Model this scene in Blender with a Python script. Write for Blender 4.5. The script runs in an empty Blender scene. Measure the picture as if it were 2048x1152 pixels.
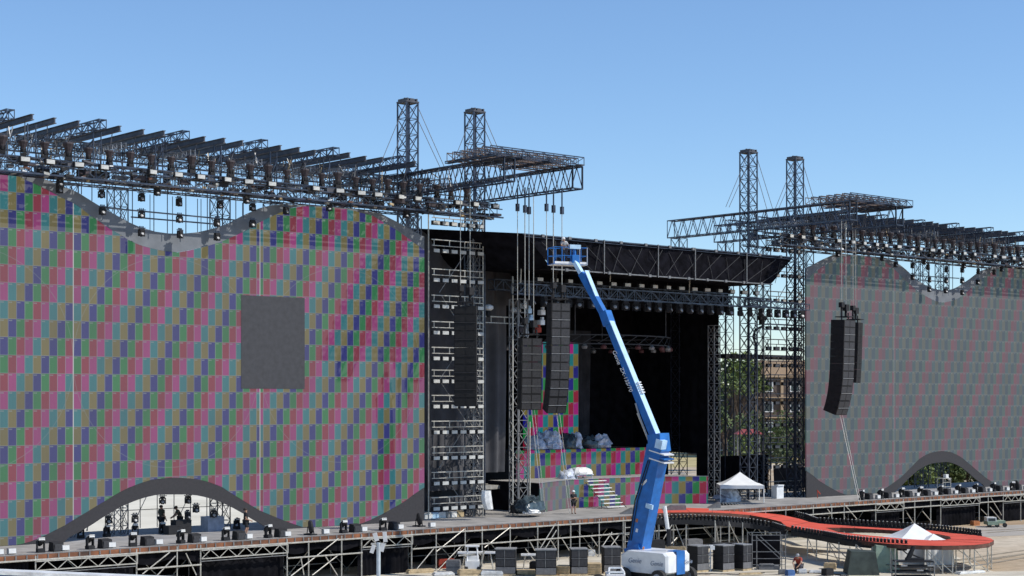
import bpy, math, random
from mathutils import Vector as V, Matrix
from mathutils.geometry import tessellate_polygon
random.seed(7)
R = math.radians
SC = bpy.context.scene
COL = SC.collection

# ------------------------------------------------------------------ survey of the place
F = 3332.0; XV = 3836.0; TH = math.atan(XV / F); CZ = 11.2; HY = 800.0
A0, A1 = math.cos(TH), math.sin(TH); B0, B1 = math.sin(TH), -math.cos(TH)
UC2 = 184.4            # twice the stage's middle line
DZ = 2.8               # deck height
VF = 85.8              # stage front edge
VS = 91.5              # screens' plane

def ray(x, y):
    t = (x - 1024.0) / F
    return V((A0 + t * B0, A1 + t * B1, (HY - y) / F))
def PV(x, y, v):
    d = ray(x, y); k = v / d.y
    return V((d.x * k, v, CZ + d.z * k))
def PG(x, y, z):
    d = ray(x, y); k = (z - CZ) / d.z
    return V((d.x * k, d.y * k, z))
def PD(x, y, k):
    d = ray(x, y)
    return V((d.x * k, d.y * k, CZ + d.z * k))
def UX(x, v=VF):
    return PV(x, 0, v).x
RV = V((B0, B1, 0)); AV = V((A0, A1, 0)); UP = V((0, 0, 1))
FACE = math.atan2(-A0, A1) * 0  # unused rotation
CAMROT = TH - math.pi / 2      # yaw so that local +y points away from the camera

# ------------------------------------------------------------------ materials
def nodes(name):
    m = bpy.data.materials.new(name); m.use_nodes = True
    nt = m.node_tree
    return m, nt, nt.nodes['Principled BSDF']
def mat(name, col, rough=0.6, metal=0.0, var=0.25, scale=3.0, bump=0.0, spec=None, col2=None, detail=6, trans=0.0):
    m, nt, b = nodes(name)
    tc = nt.nodes.new('ShaderNodeTexCoord')
    n = nt.nodes.new('ShaderNodeTexNoise'); n.inputs['Scale'].default_value = scale
    n.inputs['Detail'].default_value = detail
    nt.links.new(tc.outputs['Object'], n.inputs['Vector'])
    r = nt.nodes.new('ShaderNodeValToRGB')
    r.color_ramp.elements[0].position = 0.3; r.color_ramp.elements[1].position = 0.7
    c2 = col2 if col2 else [min(1, c * (1 + var)) for c in col]
    c1 = col if col2 else [c * (1 - var) for c in col]
    r.color_ramp.elements[0].color = (*c1, 1); r.color_ramp.elements[1].color = (*c2, 1)
    nt.links.new(n.outputs['Fac'], r.inputs['Fac'])
    nt.links.new(r.outputs['Color'], b.inputs['Base Color'])
    b.inputs['Roughness'].default_value = rough; b.inputs['Metallic'].default_value = metal
    if spec is not None: b.inputs['Specular IOR Level'].default_value = spec
    if trans: b.inputs['Alpha'].default_value = 1 - trans
    if bump:
        bp = nt.nodes.new('ShaderNodeBump'); bp.inputs['Strength'].default_value = bump
        bp.inputs['Distance'].default_value = 0.1
        nt.links.new(n.outputs['Fac'], bp.inputs['Height']); nt.links.new(bp.outputs['Normal'], b.inputs['Normal'])
    return m
M = {}
M['galv'] = mat('galvanised_pipe', (0.46, 0.44, 0.39), 0.45, 0.35, 0.25, 5)
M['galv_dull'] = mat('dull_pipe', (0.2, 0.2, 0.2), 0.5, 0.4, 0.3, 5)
M['alu'] = mat('dark_truss_metal', (0.06, 0.07, 0.095), 0.35, 0.55, 0.5, 2)
M['alu_light'] = mat('light_truss_metal', (0.30, 0.31, 0.33), 0.4, 0.5, 0.4, 2)
M['rusty'] = mat('rust_tinted_truss', (0.16, 0.12, 0.10), 0.5, 0.4, 0.4, 2)
M['fasciapipe'] = mat('dark_pipe', (0.03, 0.03, 0.033), 0.7)  # dark pipe tone for the fascia diagonals and the lamp ring
M['beam'] = mat('grey_beam_steel', (0.085, 0.085, 0.095), 0.55, 0.2, 0.35, 2)
M['black'] = mat('black_paint', (0.012, 0.012, 0.014), 0.8, 0, 0.4, 4)
M['cloth_black'] = mat('black_drape', (0.008, 0.008, 0.010), 1.0, 0, 0.5, 1.2, spec=.05)
M['cloth_dark'] = mat('charcoal_drape', (0.085, 0.085, 0.092), 0.9, 0, 0.2, 0.8, spec=.15)
M['cloth_mid'] = mat('dark_grey_drape', (0.03, 0.03, 0.034), 0.95, 0, 0.4, 0.8, spec=.1)
M['cloth_roof'] = mat('roof_mesh_cloth', (0.008, 0.008, 0.011), 1.0, 0, 0.5, 1.5, 0.3, spec=.05)
M['grille'] = mat('speaker_grille', (0.034, 0.034, 0.038), 0.7, 0, 0.3, 9)
M['cab'] = mat('speaker_cabinet', (0.009, 0.009, 0.010), 0.85, 0, 0.4, 4)
M['cabgrey'] = mat('grey_panel', (0.16, 0.16, 0.165), 0.75, 0, 0.2, 6)  # plain mid grey, paler than the cabinets
M['seam'] = mat('pale_seam', (0.33, 0.33, 0.33), 0.5, 0.3, 0.2, 6)
M['hood'] = mat('brown_rain_hood', (0.04, 0.03, 0.034), 0.7, 0, 0.4, 4)
M['white'] = mat('white_paint', (0.72, 0.72, 0.7), 0.4, 0, 0.1, 5)
M['lens'] = mat('pale_lens', (0.5, 0.5, 0.47), 0.45, 0, 0.2, 6)
M['tent'] = mat('white_tent_cloth', (0.78, 0.78, 0.76), 0.8, 0, 0.06, 2)
M['plastic'] = mat('crumpled_plastic_sheet', (0.46, 0.5, 0.58), 0.35, 0, 0.5, 3, 0.4)
M['plastic_w'] = mat('white_plastic_sheet', (0.72, 0.72, 0.7), 0.35, 0, 0.2, 3, 0.4)
M['plastic_d'] = mat('dark_plastic_sheet', (0.05, 0.07, 0.08), 0.2, 0, 0.6, 3, 0.6)
M['bordertop'] = mat('grey_mesh_border', (0.135, 0.148, 0.165), 0.85, 0, 0, 1.2, col2=(0.185, 0.20, 0.22), detail=8)
M['borderbot'] = mat('charcoal_mesh_border', (0.036, 0.034, 0.037), 0.85, 0, 0.15, 6)
M['blank'] = mat('blank_screen_mesh', (0.046, 0.047, 0.053), 0.8, 0, 0.16, 3, detail=14)
M['deck'] = mat('grey_deck_board', (0.30, 0.285, 0.265), 0.8, 0, 0.25, 0.9, 0.1)
M['rust'] = mat('orange_brown_edge', (0.03, 0.02, 0.016), 0.8, 0, 0, 0.8, col2=(0.30, 0.11, 0.045))
M['red'] = mat('red_carpet', (0.56, 0.08, 0.05), 0.9, 0, 0, 0.7, col2=(0.66, 0.115, 0.075), detail=10, spec=.2)
M['brown'] = mat('brown_fascia', (0.10, 0.045, 0.03), 0.8, 0, 0.5, 2)
M['blue'] = mat('blue_lift_paint', (0.012, 0.135, 0.43), 0.4, 0, 0.2, 2)
M['bluelight'] = mat('pale_blue_and_sunlit_lift', (0.46, 0.66, 0.85), 0.35, 0, 0.15, 2)  # pale blue parts; on the boom tops it is sunlight put into colour
M['liftwhite'] = mat('lift_white_paint', (0.74, 0.75, 0.75), 0.35, 0, 0.1, 2)
M['liftgrey'] = mat('lift_decal_grey', (0.20, 0.24, 0.32), 0.5)
M['tyre'] = mat('tyre_rubber', (0.03, 0.028, 0.026), 0.9, 0, 0.4, 8)
M['rim'] = mat('wheel_rim', (0.22, 0.24, 0.28), 0.5, 0.3)
M['glass'] = mat('dark_glass', (0.03, 0.05, 0.06), 0.1)
M['parapet'] = mat('blue_parapet_paint', (0.06, 0.14, 0.33), 0.6, 0, 0.25, 1.5)
M['wood'] = mat('pallet_wood', (0.48, 0.37, 0.22), 0.8, 0, 0.3, 4)
M['green'] = mat('green_tarp', (0.04, 0.052, 0.043), 0.7, 0, 0.4, 2)
M['palegreen'] = mat('pale_green_tarp', (0.26, 0.33, 0.24), 0.7, 0, 0.2, 2)
M['tan'] = mat('tan_plaster', (0.40, 0.29, 0.19), 0.9, 0, 0.15, 0.5)
M['brick'] = mat('brown_brick', (0.10, 0.075, 0.062), 0.9, 0, 0.3, 1)
M['redroof'] = mat('red_canopy_cloth', (0.26, 0.05, 0.05), 0.8, 0, 0.2, 2)
M['bark'] = mat('tree_bark', (0.09, 0.065, 0.045), 0.9, 0, 0.4, 4)
def leafmat(n, a, b): return mat(n, a, 0.7, 0, 0, 0.7, col2=b)
M['leaf_l'] = leafmat('pale_leaves', (0.08, 0.12, 0.025), (0.19, 0.24, 0.06))
M['leaf_m'] = leafmat('green_leaves', (0.05, 0.08, 0.022), (0.12, 0.165, 0.05))
M['leaf_d'] = leafmat('dark_leaves', (0.02, 0.036, 0.014), (0.06, 0.085, 0.03))
M['skin'] = mat('skin', (0.42, 0.24, 0.16), 0.6, 0, 0.1, 5)
M['shirt_k'] = mat('black_clothes', (0.015, 0.015, 0.018), 0.9)
M['shirt_r'] = mat('red_clothes', (0.34, 0.05, 0.03), 0.9)
M['shirt_g'] = mat('grey_green_clothes', (0.05, 0.055, 0.04), 0.9)
M['shirt_o'] = mat('orange_clothes', (0.42, 0.16, 0.06), 0.9)
M['jean'] = mat('grey_trousers', (0.07, 0.07, 0.085), 0.9)
M['hair'] = mat('dark_hair', (0.03, 0.02, 0.015), 0.8)
M['ceramic'] = mat('pale_blue_post', (0.5, 0.56, 0.6), 0.5, 0.2, 0.15, 3)
M['redlamp'] = mat('dark_red_fitting', (0.08, 0.02, 0.02), 0.6)

LEDCOL = [(0.235, 0.012, 0.03), (0.30, 0.02, 0.16), (0.012, 0.165, 0.185), (0.17, 0.14, 0.03), (0.012, 0.012, 0.17), (0.012, 0.175, 0.04)]
def led(name, w, h, base, strength, seams=(), circles=(), s0=0.0, z0=0.0, line=0.22, sat=1.0, shift=0, cols=None, vline=1.0):
    m, nt, b = nodes(name)
    N = nt.nodes.new; L = nt.links.new
    def val(x):
        n = N('ShaderNodeValue'); n.outputs[0].default_value = x; return n.outputs[0]
    def ma(op, a, c=None, d=None):
        n = N('ShaderNodeMath'); n.operation = op
        for i, q in enumerate((a, c, d)):
            if q is None: continue
            if isinstance(q, (int, float)): n.inputs[i].default_value = q
            else: L(q, n.inputs[i])
        return n.outputs[0]
    uv = N('ShaderNodeUVMap'); sp = N('ShaderNodeSeparateXYZ'); L(uv.outputs['UV'], sp.inputs[0])
    s, z = sp.outputs['X'], sp.outputs['Y']
    a = ma('DIVIDE', ma('SUBTRACT', s, s0), w); c = ma('FLOOR', a); fs = ma('FRACT', a)
    e = ma('DIVIDE', ma('SUBTRACT', z, z0), h); r = ma('FLOOR', e); fz = ma('FRACT', e)
    idx = ma('ADD', ma('SUBTRACT', c, r), float(shift))
    for q, sh in seams: idx = ma('ADD', idx, ma('MULTIPLY', ma('GREATER_THAN', s, q), sh))
    idx = ma('FLOORED_MODULO', idx, 6.0)
    ramp = N('ShaderNodeValToRGB'); ramp.color_ramp.interpolation = 'CONSTANT'
    el = ramp.color_ramp.elements
    while len(el) < 6: el.new(0.5)
    for i, q in enumerate(cols or LEDCOL):
        el[i].position = i / 6.0
        g = sum(q) / 3
        el[i].color = (*[g + (x - g) * sat for x in q], 1)
    L(ma('DIVIDE', ma('ADD', idx, 0.5), 6.0), ramp.inputs['Fac'])
    wn = N('ShaderNodeTexWhiteNoise'); cb = N('ShaderNodeCombineXYZ'); L(c, cb.inputs[0]); L(r, cb.inputs[1]); L(cb.outputs[0], wn.inputs['Vector'])
    nz = N('ShaderNodeTexNoise'); nz.inputs['Scale'].default_value = 0.35; nz.inputs['Detail'].default_value = 4
    L(uv.outputs['UV'], nz.inputs['Vector'])
    lum = ma('ADD', ma('MULTIPLY', wn.outputs['Value'], 0.22), ma('ADD', ma('MULTIPLY', nz.outputs['Fac'], 0.45), 0.66))
    # fine hatching of the mesh strips
    hat = ma('ADD', 0.86, ma('MULTIPLY', ma('SINE', ma('MULTIPLY', s, 75.0)), 0.09))
    lum = ma('MULTIPLY', lum, hat)
    lw = 0.05
    ln = ma('MAXIMUM', ma('MULTIPLY', ma('LESS_THAN', fs, lw / w), vline), ma('LESS_THAN', fz, lw * 0.8 / h))
    mk = ma('MULTIPLY', ma('MULTIPLY', ma('GREATER_THAN', fs, 0.12), ma('LESS_THAN', fs, 0.52)),
            ma('MULTIPLY', ma('GREATER_THAN', fz, 0.89), ma('LESS_THAN', fz, 0.955)))
    mask = ma('MAXIMUM', ma('MULTIPLY', ln, 0.5), ma('MULTIPLY', mk, 0.6))
    for cx, cz, rad in circles:
        dx = ma('SUBTRACT', s, cx); dz = ma('SUBTRACT', z, cz)
        dd = ma('SQRT', ma('ADD', ma('MULTIPLY', dx, dx), ma('MULTIPLY', dz, dz)))
        mask = ma('MAXIMUM', mask, ma('MULTIPLY', ma('LESS_THAN', ma('ABSOLUTE', ma('SUBTRACT', dd, rad)), 0.03), 0.28))
    mix = N('ShaderNodeMix'); mix.data_type = 'RGBA'
    L(mask, mix.inputs['Factor']); L(ramp.outputs['Color'], mix.inputs['A'])
    mix.inputs['B'].default_value = (line * .85, line, line, 1)
    out = mix.outputs['Result']
    for q, sh in seams:
        sm = ma('LESS_THAN', ma('ABSOLUTE', ma('SUBTRACT', s, q)), 0.03)
        mx = N('ShaderNodeMix'); mx.data_type = 'RGBA'
        L(sm, mx.inputs['Factor']); L(out, mx.inputs['A']); mx.inputs['B'].default_value = (*([.5 if line > .2 else .16] * 3), 1)
        out = mx.outputs['Result']
    L(out, b.inputs['Emission Color'])
    L(ma('MULTIPLY', lum, strength), b.inputs['Emission Strength'])
    b.inputs['Base Color'].default_value = (*base, 1); b.inputs['Roughness'].default_value = 0.75
    return m

# ------------------------------------------------------------------ mesh builder
WL = {}
class MB:
    def __init__(s, mirror=False):
        s.v = []; s.f = []; s.mi = []; s.uv = {}; s.cur = 0; s.mirror = mirror
    def add(s, pts, faces, uvs=None):
        o = len(s.v)
        for p in pts:
            p = V(p)
            if s.mirror: p.x = UC2 - p.x
            s.v.append(p)
        for i, f in enumerate(faces):
            g = [o + q for q in f]
            if uvs:
                for q, gq in zip(f, g): s.uv[gq] = uvs[q]
            if s.mirror: g.reverse()
            s.f.append(g); s.mi.append(s.cur)
        return s
    def box(s, c, size, ax=None, ay=None, az=None):
        c = V(c); ax = V(ax) if ax else V((1, 0, 0)); ay = V(ay) if ay else V((0, 1, 0)); az = V(az) if az else V((0, 0, 1))
        hx, hy, hz = ax * size[0] / 2, ay * size[1] / 2, az * size[2] / 2
        p = [c + i * hx + j * hy + k * hz for k in (-1, 1) for j in (-1, 1) for i in (-1, 1)]
        return s.add(p, [(0, 2, 3, 1), (4, 5, 7, 6), (0, 1, 5, 4), (2, 6, 7, 3), (0, 4, 6, 2), (1, 3, 7, 5)])
    def obox(s, c, size, yaw):
        return s.box(c, size, V((math.cos(yaw), math.sin(yaw), 0)), V((-math.sin(yaw), math.cos(yaw), 0)))
    def bar(s, p, q, r=0.03, n=4, r2=None, cap=True):
        p = V(p); q = V(q); d = q - p
        if d.length < 1e-6: return s
        d.normalize(); r2 = r if r2 is None else r2
        a = d.cross(UP if abs(d.z) < 0.95 else V((1, 0, 0))).normalized(); b = d.cross(a)
        pts = []
        for c, rr in ((p, r), (q, r2)):
            for i in range(n):
                t = 2 * math.pi * (i + 0.5) / n
                pts.append(c + a * math.cos(t) * rr + b * math.sin(t) * rr)
        fs = [(i, (i + 1) % n, n + (i + 1) % n, n + i) for i in range(n)]
        if cap: fs += [tuple(range(n))[::-1], tuple(range(n, 2 * n))]
        return s.add(pts, fs)
    def path(s, pts, r=0.03, n=5):
        for a, b in zip(pts, pts[1:]): s.bar(a, b, r, n)
        return s
    def truss(s, p, q, w, h, n, rc=0.05, rb=0.03, up=UP, sides=(1, 1, 1, 1), batten=True):
        p = V(p); q = V(q); d = (q - p); L = d.length; d.normalize()
        sd = d.cross(V(up)).normalized(); u = sd.cross(d).normalized()
        cs = [sd * (w / 2 * a) + u * (h / 2 * b) for a, b in ((-1, -1), (1, -1), (1, 1), (-1, 1))]
        for c in cs: s.bar(p + c, q + c, rc)
        for k in range(4):
            if not sides[k]: continue
            a, b = cs[k], cs[(k + 1) % 4]
            for i in range(n):
                t0 = d * (L * i / n); t1 = d * (L * (i + 1) / n)
                if i % 2: s.bar(p + t0 + b, p + t1 + a, rb)
                else: s.bar(p + t0 + a, p + t1 + b, rb)
                if batten: s.bar(p + t0 + a, p + t0 + b, rb)
            s.bar(q + a, q + b, rb)
        return s
    def xtower(s, base, top, w, n, rc=0.06, rb=0.03):
        base = V(base); top = V(top); H = top.z - base.z
        cs = [V((a * w / 2, b * w / 2, 0)) for a, b in ((-1, -1), (1, -1), (1, 1), (-1, 1))]
        for c in cs: s.bar(base + c, top + c, rc)
        for k in range(4):
            a, b = cs[k], cs[(k + 1) % 4]
            for i in range(n):
                z0 = V((0, 0, H * i / n)); z1 = V((0, 0, H * (i + 1) / n))
                s.bar(base + a + z0, base + b + z1, rb); s.bar(base + b + z0, base + a + z1, rb)
                s.bar(base + a + z1, base + b + z1, rb)
        return s
    def lathe(s, c, prof, n=10, ax=None):
        c = V(c); ax = V(ax).normalized() if ax else UP
        a = ax.cross(V((1, 0, 0)) if abs(ax.x) < 0.9 else V((0, 1, 0))).normalized(); b = ax.cross(a)
        pts = []
        for r, h in prof:
            for i in range(n):
                t = 2 * math.pi * i / n
                pts.append(c + ax * h + (a * math.cos(t) + b * math.sin(t)) * r)
        fs = []
        for k in range(len(prof) - 1):
            for i in range(n):
                j = (i + 1) % n
                fs.append((k * n + i, k * n + j, (k + 1) * n + j, (k + 1) * n + i))
        fs += [tuple(range(n))[::-1], tuple(range((len(prof) - 1) * n, len(prof) * n))]
        return s.add(pts, fs)
    def slab(s, us, lo, hi, v, th, uvoff=0.0):
        """wall piece in a plane of constant v between two curves"""
        n = len(us); pts = []; uv = []
        for k, u in enumerate(us):
            for vv in (v, v + th):
                for zz in (lo[k], hi[k]):
                    pts.append((u, vv, zz)); uv.append(((UC2 - u if s.mirror else u) + uvoff, zz))
        fs = []
        for k in range(n - 1):
            a = 4 * k; b = 4 * (k + 1)
            fs += [(a, b, b + 1, a + 1), (a + 2, a + 3, b + 3, b + 2), (a + 1, b + 1, b + 3, a + 3), (a, a + 2, b + 2, b)]
        fs += [(0, 1, 3, 2), (4 * n - 4, 4 * n - 2, 4 * n - 1, 4 * n - 3)]
        return s.add(pts, fs, uv)
    def sheet(s, grid, uvs=None):
        h = len(grid); w = len(grid[0]); pts = [p for r in grid for p in r]
        fs = [(j * w + i, j * w + i + 1, (j + 1) * w + i + 1, (j + 1) * w + i) for j in range(h - 1) for i in range(w - 1)]
        return s.add(pts, fs, uvs)
    def blob(s, c, size, amp=0.25, n=7, seed=0, yaw=0):
        rnd = random.Random(seed); c = V(c); pts = []; fs = []
        rows = n; cols = 12
        for j in range(rows + 1):
            ph = math.pi / 2 * j / rows
            for i in range(cols):
                t = 2 * math.pi * i / cols
                rr = 1 + rnd.uniform(-amp, amp)
                x = math.cos(ph) ** 0.6 * (abs(math.cos(t)) ** 0.7 * (1 if math.cos(t) > 0 else -1)) * rr if j < rows else 0
                y = math.cos(ph) ** 0.6 * (abs(math.sin(t)) ** 0.7 * (1 if math.sin(t) > 0 else -1)) * rr if j < rows else 0
                z = math.sin(ph) * (1 + rnd.uniform(-amp, amp) * (j > 0)) if j < rows else 1
                X = x * size[0] / 2; Y = y * size[1] / 2
                pts.append(c + V((X * math.cos(yaw) - Y * math.sin(yaw), X * math.sin(yaw) + Y * math.cos(yaw), z * size[2])))
        for j in range(rows):
            for i in range(cols):
                k = (i + 1) % cols
                fs.append((j * cols + i, j * cols + k, (j + 1) * cols + k, (j + 1) * cols + i))
        return s.add(pts, fs)
    def build(s, name, mats, parent=None, origin=None, smooth=False):
        if isinstance(mats, str): mats = [mats]
        if parent is not None: org = WL[parent]
        elif origin is not None: org = V(origin)
        else:
            xs = [p.x for p in s.v]; ys = [p.y for p in s.v]; zs = [p.z for p in s.v]
            org = V(((min(xs) + max(xs)) / 2, (min(ys) + max(ys)) / 2, min(zs)))
        me = bpy.data.meshes.new(name)
        me.from_pydata([tuple(p - org) for p in s.v], [], s.f)
        for m in mats: me.materials.append(M[m] if isinstance(m, str) else m)
        me.polygons.foreach_set('material_index', s.mi)
        if s.uv:
            uvl = me.uv_layers.new(name='UVMap')
            for lp in me.loops: uvl.data[lp.index].uv = s.uv.get(lp.vertex_index, (0, 0))
        if smooth:
            me.polygons.foreach_set('use_smooth', [True] * len(me.polygons))
        me.update()
        o = bpy.data.objects.new(name, me); COL.objects.link(o)
        if parent is not None:
            o.parent = parent; WL[o] = org
        else:
            o.location = org; WL[o] = org
        return o
def tag(o, label=None, cat=None, group=None, kind=None):
    if label: o['label'] = label
    if cat: o['category'] = cat
    if group: o['group'] = group
    if kind: o['kind'] = kind
    return o
def thing(name, label, cat, loc, group=None):
    o = bpy.data.objects.new(name, None); COL.objects.link(o)
    o.empty_display_size = 0.2
    o.location = V(loc); WL[o] = V(loc)
    return tag(o, label, cat, group)
def proto(name):
    o = bpy.data.objects.new(name, None); COL.objects.link(o); o.empty_display_size = 0.2
    WL[o] = V((0, 0, 0)); o['fresh'] = 1
    return o
def copy_tree(o, parent=None):
    c = o.copy(); COL.objects.link(c)
    if parent is not None: c.parent = parent
    for ch in list(o.children): copy_tree(ch, c)
    return c
def place(o, loc, rz, label, cat, group=None, sc=None):
    """first call moves the original, later calls copy it"""
    if o.get('fresh'): del o['fresh']; c = o
    else: c = copy_tree(o)
    for k in ('group',):
        if k in c: del c[k]
    c.location = V(loc); c.rotation_euler = (0, 0, rz)
    if sc: c.scale = (sc, sc, sc)
    return tag(c, label, cat, group)
def fresh(o): o['fresh'] = 1; return o

def lerp(pts, u):
    if u <= pts[0][0]: return pts[0][1]
    for (a, b), (c, d) in zip(pts, pts[1:]):
        if u <= c: return b + (d - b) * (u - a) / (c - a) if c > a else d
    return pts[-1][1]
def mir(p, m):
    p = V(p)
    if m: p.x = UC2 - p.x
    return p

# ------------------------------------------------------------------ world, sun, camera
SUN = V((0.70, -1.0, 1.38)).normalized()
w = bpy.data.worlds.new('World'); SC.world = w; w.use_nodes = True
bg = w.node_tree.nodes['Background']
sky = w.node_tree.nodes.new('ShaderNodeTexSky'); sky.sky_type = 'NISHITA'; sky.sun_disc = False
sky.sun_elevation = math.asin(SUN.z); sky.sun_rotation = math.atan2(SUN.x, SUN.y)
sky.air_density = 1.0; sky.dust_density = 0.0; sky.ozone_density = 7.0; sky.altitude = 0
w.node_tree.links.new(sky.outputs[0], bg.inputs['Color']); bg.inputs['Strength'].default_value = 0.15
sl = bpy.data.lights.new('sun', 'SUN'); sl.energy = 4.2; sl.angle = R(0.53); sl.color = (1, 0.95, 0.87)
so = bpy.data.objects.new('sun', sl); COL.objects.link(so); so.location = (100, 20, 90)
so.rotation_euler = SUN.to_track_quat('Z', 'Y').to_euler()
cam = bpy.data.cameras.new('camera'); cam.lens = F * 36 / 2048; cam.sensor_width = 36; cam.sensor_fit = 'HORIZONTAL'
cam.shift_y = (HY - 576) / 2048; cam.clip_start = 0.5; cam.clip_end = 6000
co = bpy.data.objects.new('camera', cam); COL.objects.link(co)
co.location = (0, 0, CZ); co.rotation_euler = (R(90), 0, CAMROT); SC.camera = co
SC.view_settings.view_transform = 'Standard'; SC.view_settings.look = 'None'; SC.view_settings.exposure = 0.04; SC.view_settings.gamma = 1

# ------------------------------------------------------------------ ground
def ground_mat():
    m, nt, b = nodes('dry_ground')
    N = nt.nodes.new; L = nt.links.new
    tc = N('ShaderNodeTexCoord')
    mp = N('ShaderNodeMapping'); mp.inputs['Scale'].default_value = (0.02, 0.05, 1); mp.inputs['Rotation'].default_value = (0, 0, 0.4)
    L(tc.outputs['Object'], mp.inputs['Vector'])
    n1 = N('ShaderNodeTexNoise'); n1.inputs['Scale'].default_value = 1.3; n1.inputs['Detail'].default_value = 9; L(mp.outputs[0], n1.inputs['Vector'])
    r = N('ShaderNodeValToRGB'); e = r.color_ramp.elements
    e[0].position = 0.32; e[0].color = (0.36, 0.25, 0.15, 1); e[1].position = 0.62; e[1].color = (0.56, 0.48, 0.37, 1)
    q = e.new(0.47); q.color = (0.46, 0.36, 0.24, 1)
    L(n1.outputs['Fac'], r.inputs['Fac'])
    n2 = N('ShaderNodeTexNoise'); n2.inputs['Scale'].default_value = 0.9; n2.inputs['Detail'].default_value = 8; L(tc.outputs['Object'], n2.inputs['Vector'])
    mx = N('ShaderNodeMix'); mx.data_type = 'RGBA'; mx.blend_type = 'MULTIPLY'; mx.inputs['Factor'].default_value = 0.5
    r2 = N('ShaderNodeValToRGB'); r2.color_ramp.elements[0].position = 0.35; r2.color_ramp.elements[0].color = (0.6, 0.57, 0.52, 1); r2.color_ramp.elements[1].position = 0.6
    L(n2.outputs['Fac'], r2.inputs['Fac'])
    L(r.outputs['Color'], mx.inputs['A']); L(r2.outputs['Color'], mx.inputs['B']); L(mx.outputs['Result'], b.inputs['Base Color'])
    b.inputs['Roughness'].default_value = 0.95
    bp = N('ShaderNodeBump'); bp.inputs['Strength'].default_value = 0.4; bp.inputs['Distance'].default_value = 0.15
    L(n2.outputs['Fac'], bp.inputs['Height']); L(bp.outputs['Normal'], b.inputs['Normal'])
    return m
g = MB(); S = 4000
g.add([(-S, -S, 0), (S, -S, 0), (S, S, 0), (-S, S, 0)], [(0, 1, 2, 3)])
tag(g.build('ground', [ground_mat()], origin=(0, 0, 0)), kind='structure')
pave = mat('pale_concrete', (0.42, 0.37, 0.28), 0.95, 0, 0, 0.45, 0.3, col2=(0.66, 0.60, 0.49), detail=12)
roadm = mat('grey_gravel_road', (0.36, 0.33, 0.29), 0.95, 0, 0.15, 0.4)
# pale concrete yard in front of the stage and another behind the left wing
g = MB(); g.add([(30, 40, 0.004), (75, 40, 0.004), (116, 84, 0.004), (116, 104, 0.004), (30, 104, 0.004)], [(0, 1, 2, 3, 4)])
tag(g.build('concrete_yard', [pave]), kind='structure')
g = MB(); g.add([(20, 112, 0.004), (98, 112, 0.004), (130, 330, 0.004), (40, 330, 0.004)], [(0, 1, 2, 3)])
tag(g.build('rear_concrete_yard', [mat('white_concrete', (0.56, 0.52, 0.41), 0.9, 0, 0, 0.12, col2=(0.74, 0.69, 0.57))]), kind='structure')
a = [PG(1960, 1074, .008), PG(2300, 1060, .008), PG(2300, 1042, .008), PG(1950, 1052, .008)]
g = MB(); g.add(a, [(0, 1, 2, 3)]); tag(g.build('gravel_road', [roadm]), kind='structure')
a = [PG(1750, 1175, .008), PG(2400, 1152, .008), PG(2400, 1140, .008), PG(1990, 1143, .008), PG(1760, 1140, .008)]
g = MB(); g.add(a, [(0, 1, 2, 3, 4)]); tag(g.build('concrete_path', [pave]), kind='structure')
# dry grass field far behind
g = MB(); g.add([(140, 190, .004), (420, 190, .004), (420, 420, .004), (140, 420, .004)], [(0, 1, 2, 3)])
tag(g.build('dry_grass_field', [mat('dry_grass', (0.30, 0.25, 0.11), 0.95, 0, 0, 0.25, col2=(0.50, 0.41, 0.2))]), kind='structure')

# ------------------------------------------------------------------ the two wings: screen, gantry, lamps
def cz(pts, v=VS): return sorted((PV(x, y, v).x, PV(x, y, v).z) for x, y in pts)
TOPO = cz([(0,347),(50,351),(74,352),(97,361),(124,372),(153,383),(177,398),(206,416),(236,432),(257,444),(280,454),(310,463),(339,467),(369,467),(398,464),(428,457),(457,447),(487,431),(498,426),(521,416),(545,410),(568,409),(598,410),(628,412),(657,413),(687,416),(716,419),(740,423),(760,426),(781,437),(799,446),(816,456),(834,466),(848,473)])
TOPI = cz([(0,347.5),(37,352),(50,359),(67,367),(83,374),(100,383),(115,391),(129,398),(146,406),(162,416),(179,430),(194,440),(208,450),(223,460),(240,469),(260,482),(281,491),(295,495),(325,502),(354,505),(384,500),(413,493),(443,484),(472,471),(502,457),(510,450),(539,435),(569,422),(583,416),(607,412.5),(657,414.5),(700,419.5),(731,428),(746,432),(769,446),(793,460),(814,475),(834,490),(848,500)])
BOTI = cz([(0,1094),(39,1089),(64,1082),(86,1073),(107,1062),(129,1051),(150,1038),(172,1025),(193,1012),(215,999),(236,986),(258,975),(279,967),(301,960),(322,957),(344,955),(365,955),(387,957),(408,961),(421,965),(443,973),(464,987),(482,998),(503,1011),(520,1021),(537,1028),(563,1039),(585,1047),(606,1054),(628,1054.5),(720,1048),(743,1039),(765,1028),(790,1014),(809,1003),(827,989),(848,975)])
BOTO = cz([(133,1077),(150,1069),(161,1063),(183,1050),(204,1036),(226,1023),(247,1011),(269,1002),(290,995),(312,990),(333,989),(355,989),(376,989),(397,991),(419,996),(443,1004),(464,1014),(486,1026),(503,1037),(520,1047),(537,1057)])
def refl(c, u): return lerp(c, 2 * 39.5 - u if u < 39.5 else u)
SEAM1 = PV(146.5, 0, VS).x; SEAM2 = PV(520, 0, VS).x
RAD = (SEAM2 - SEAM1) / 2; CZZ = PV(148, 722, VS).z
W0 = PV(15.6, 0, VS).x; H0 = PV(0, 382.3, VS).z
TW = 0.507; TH_ = 1.046
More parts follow.
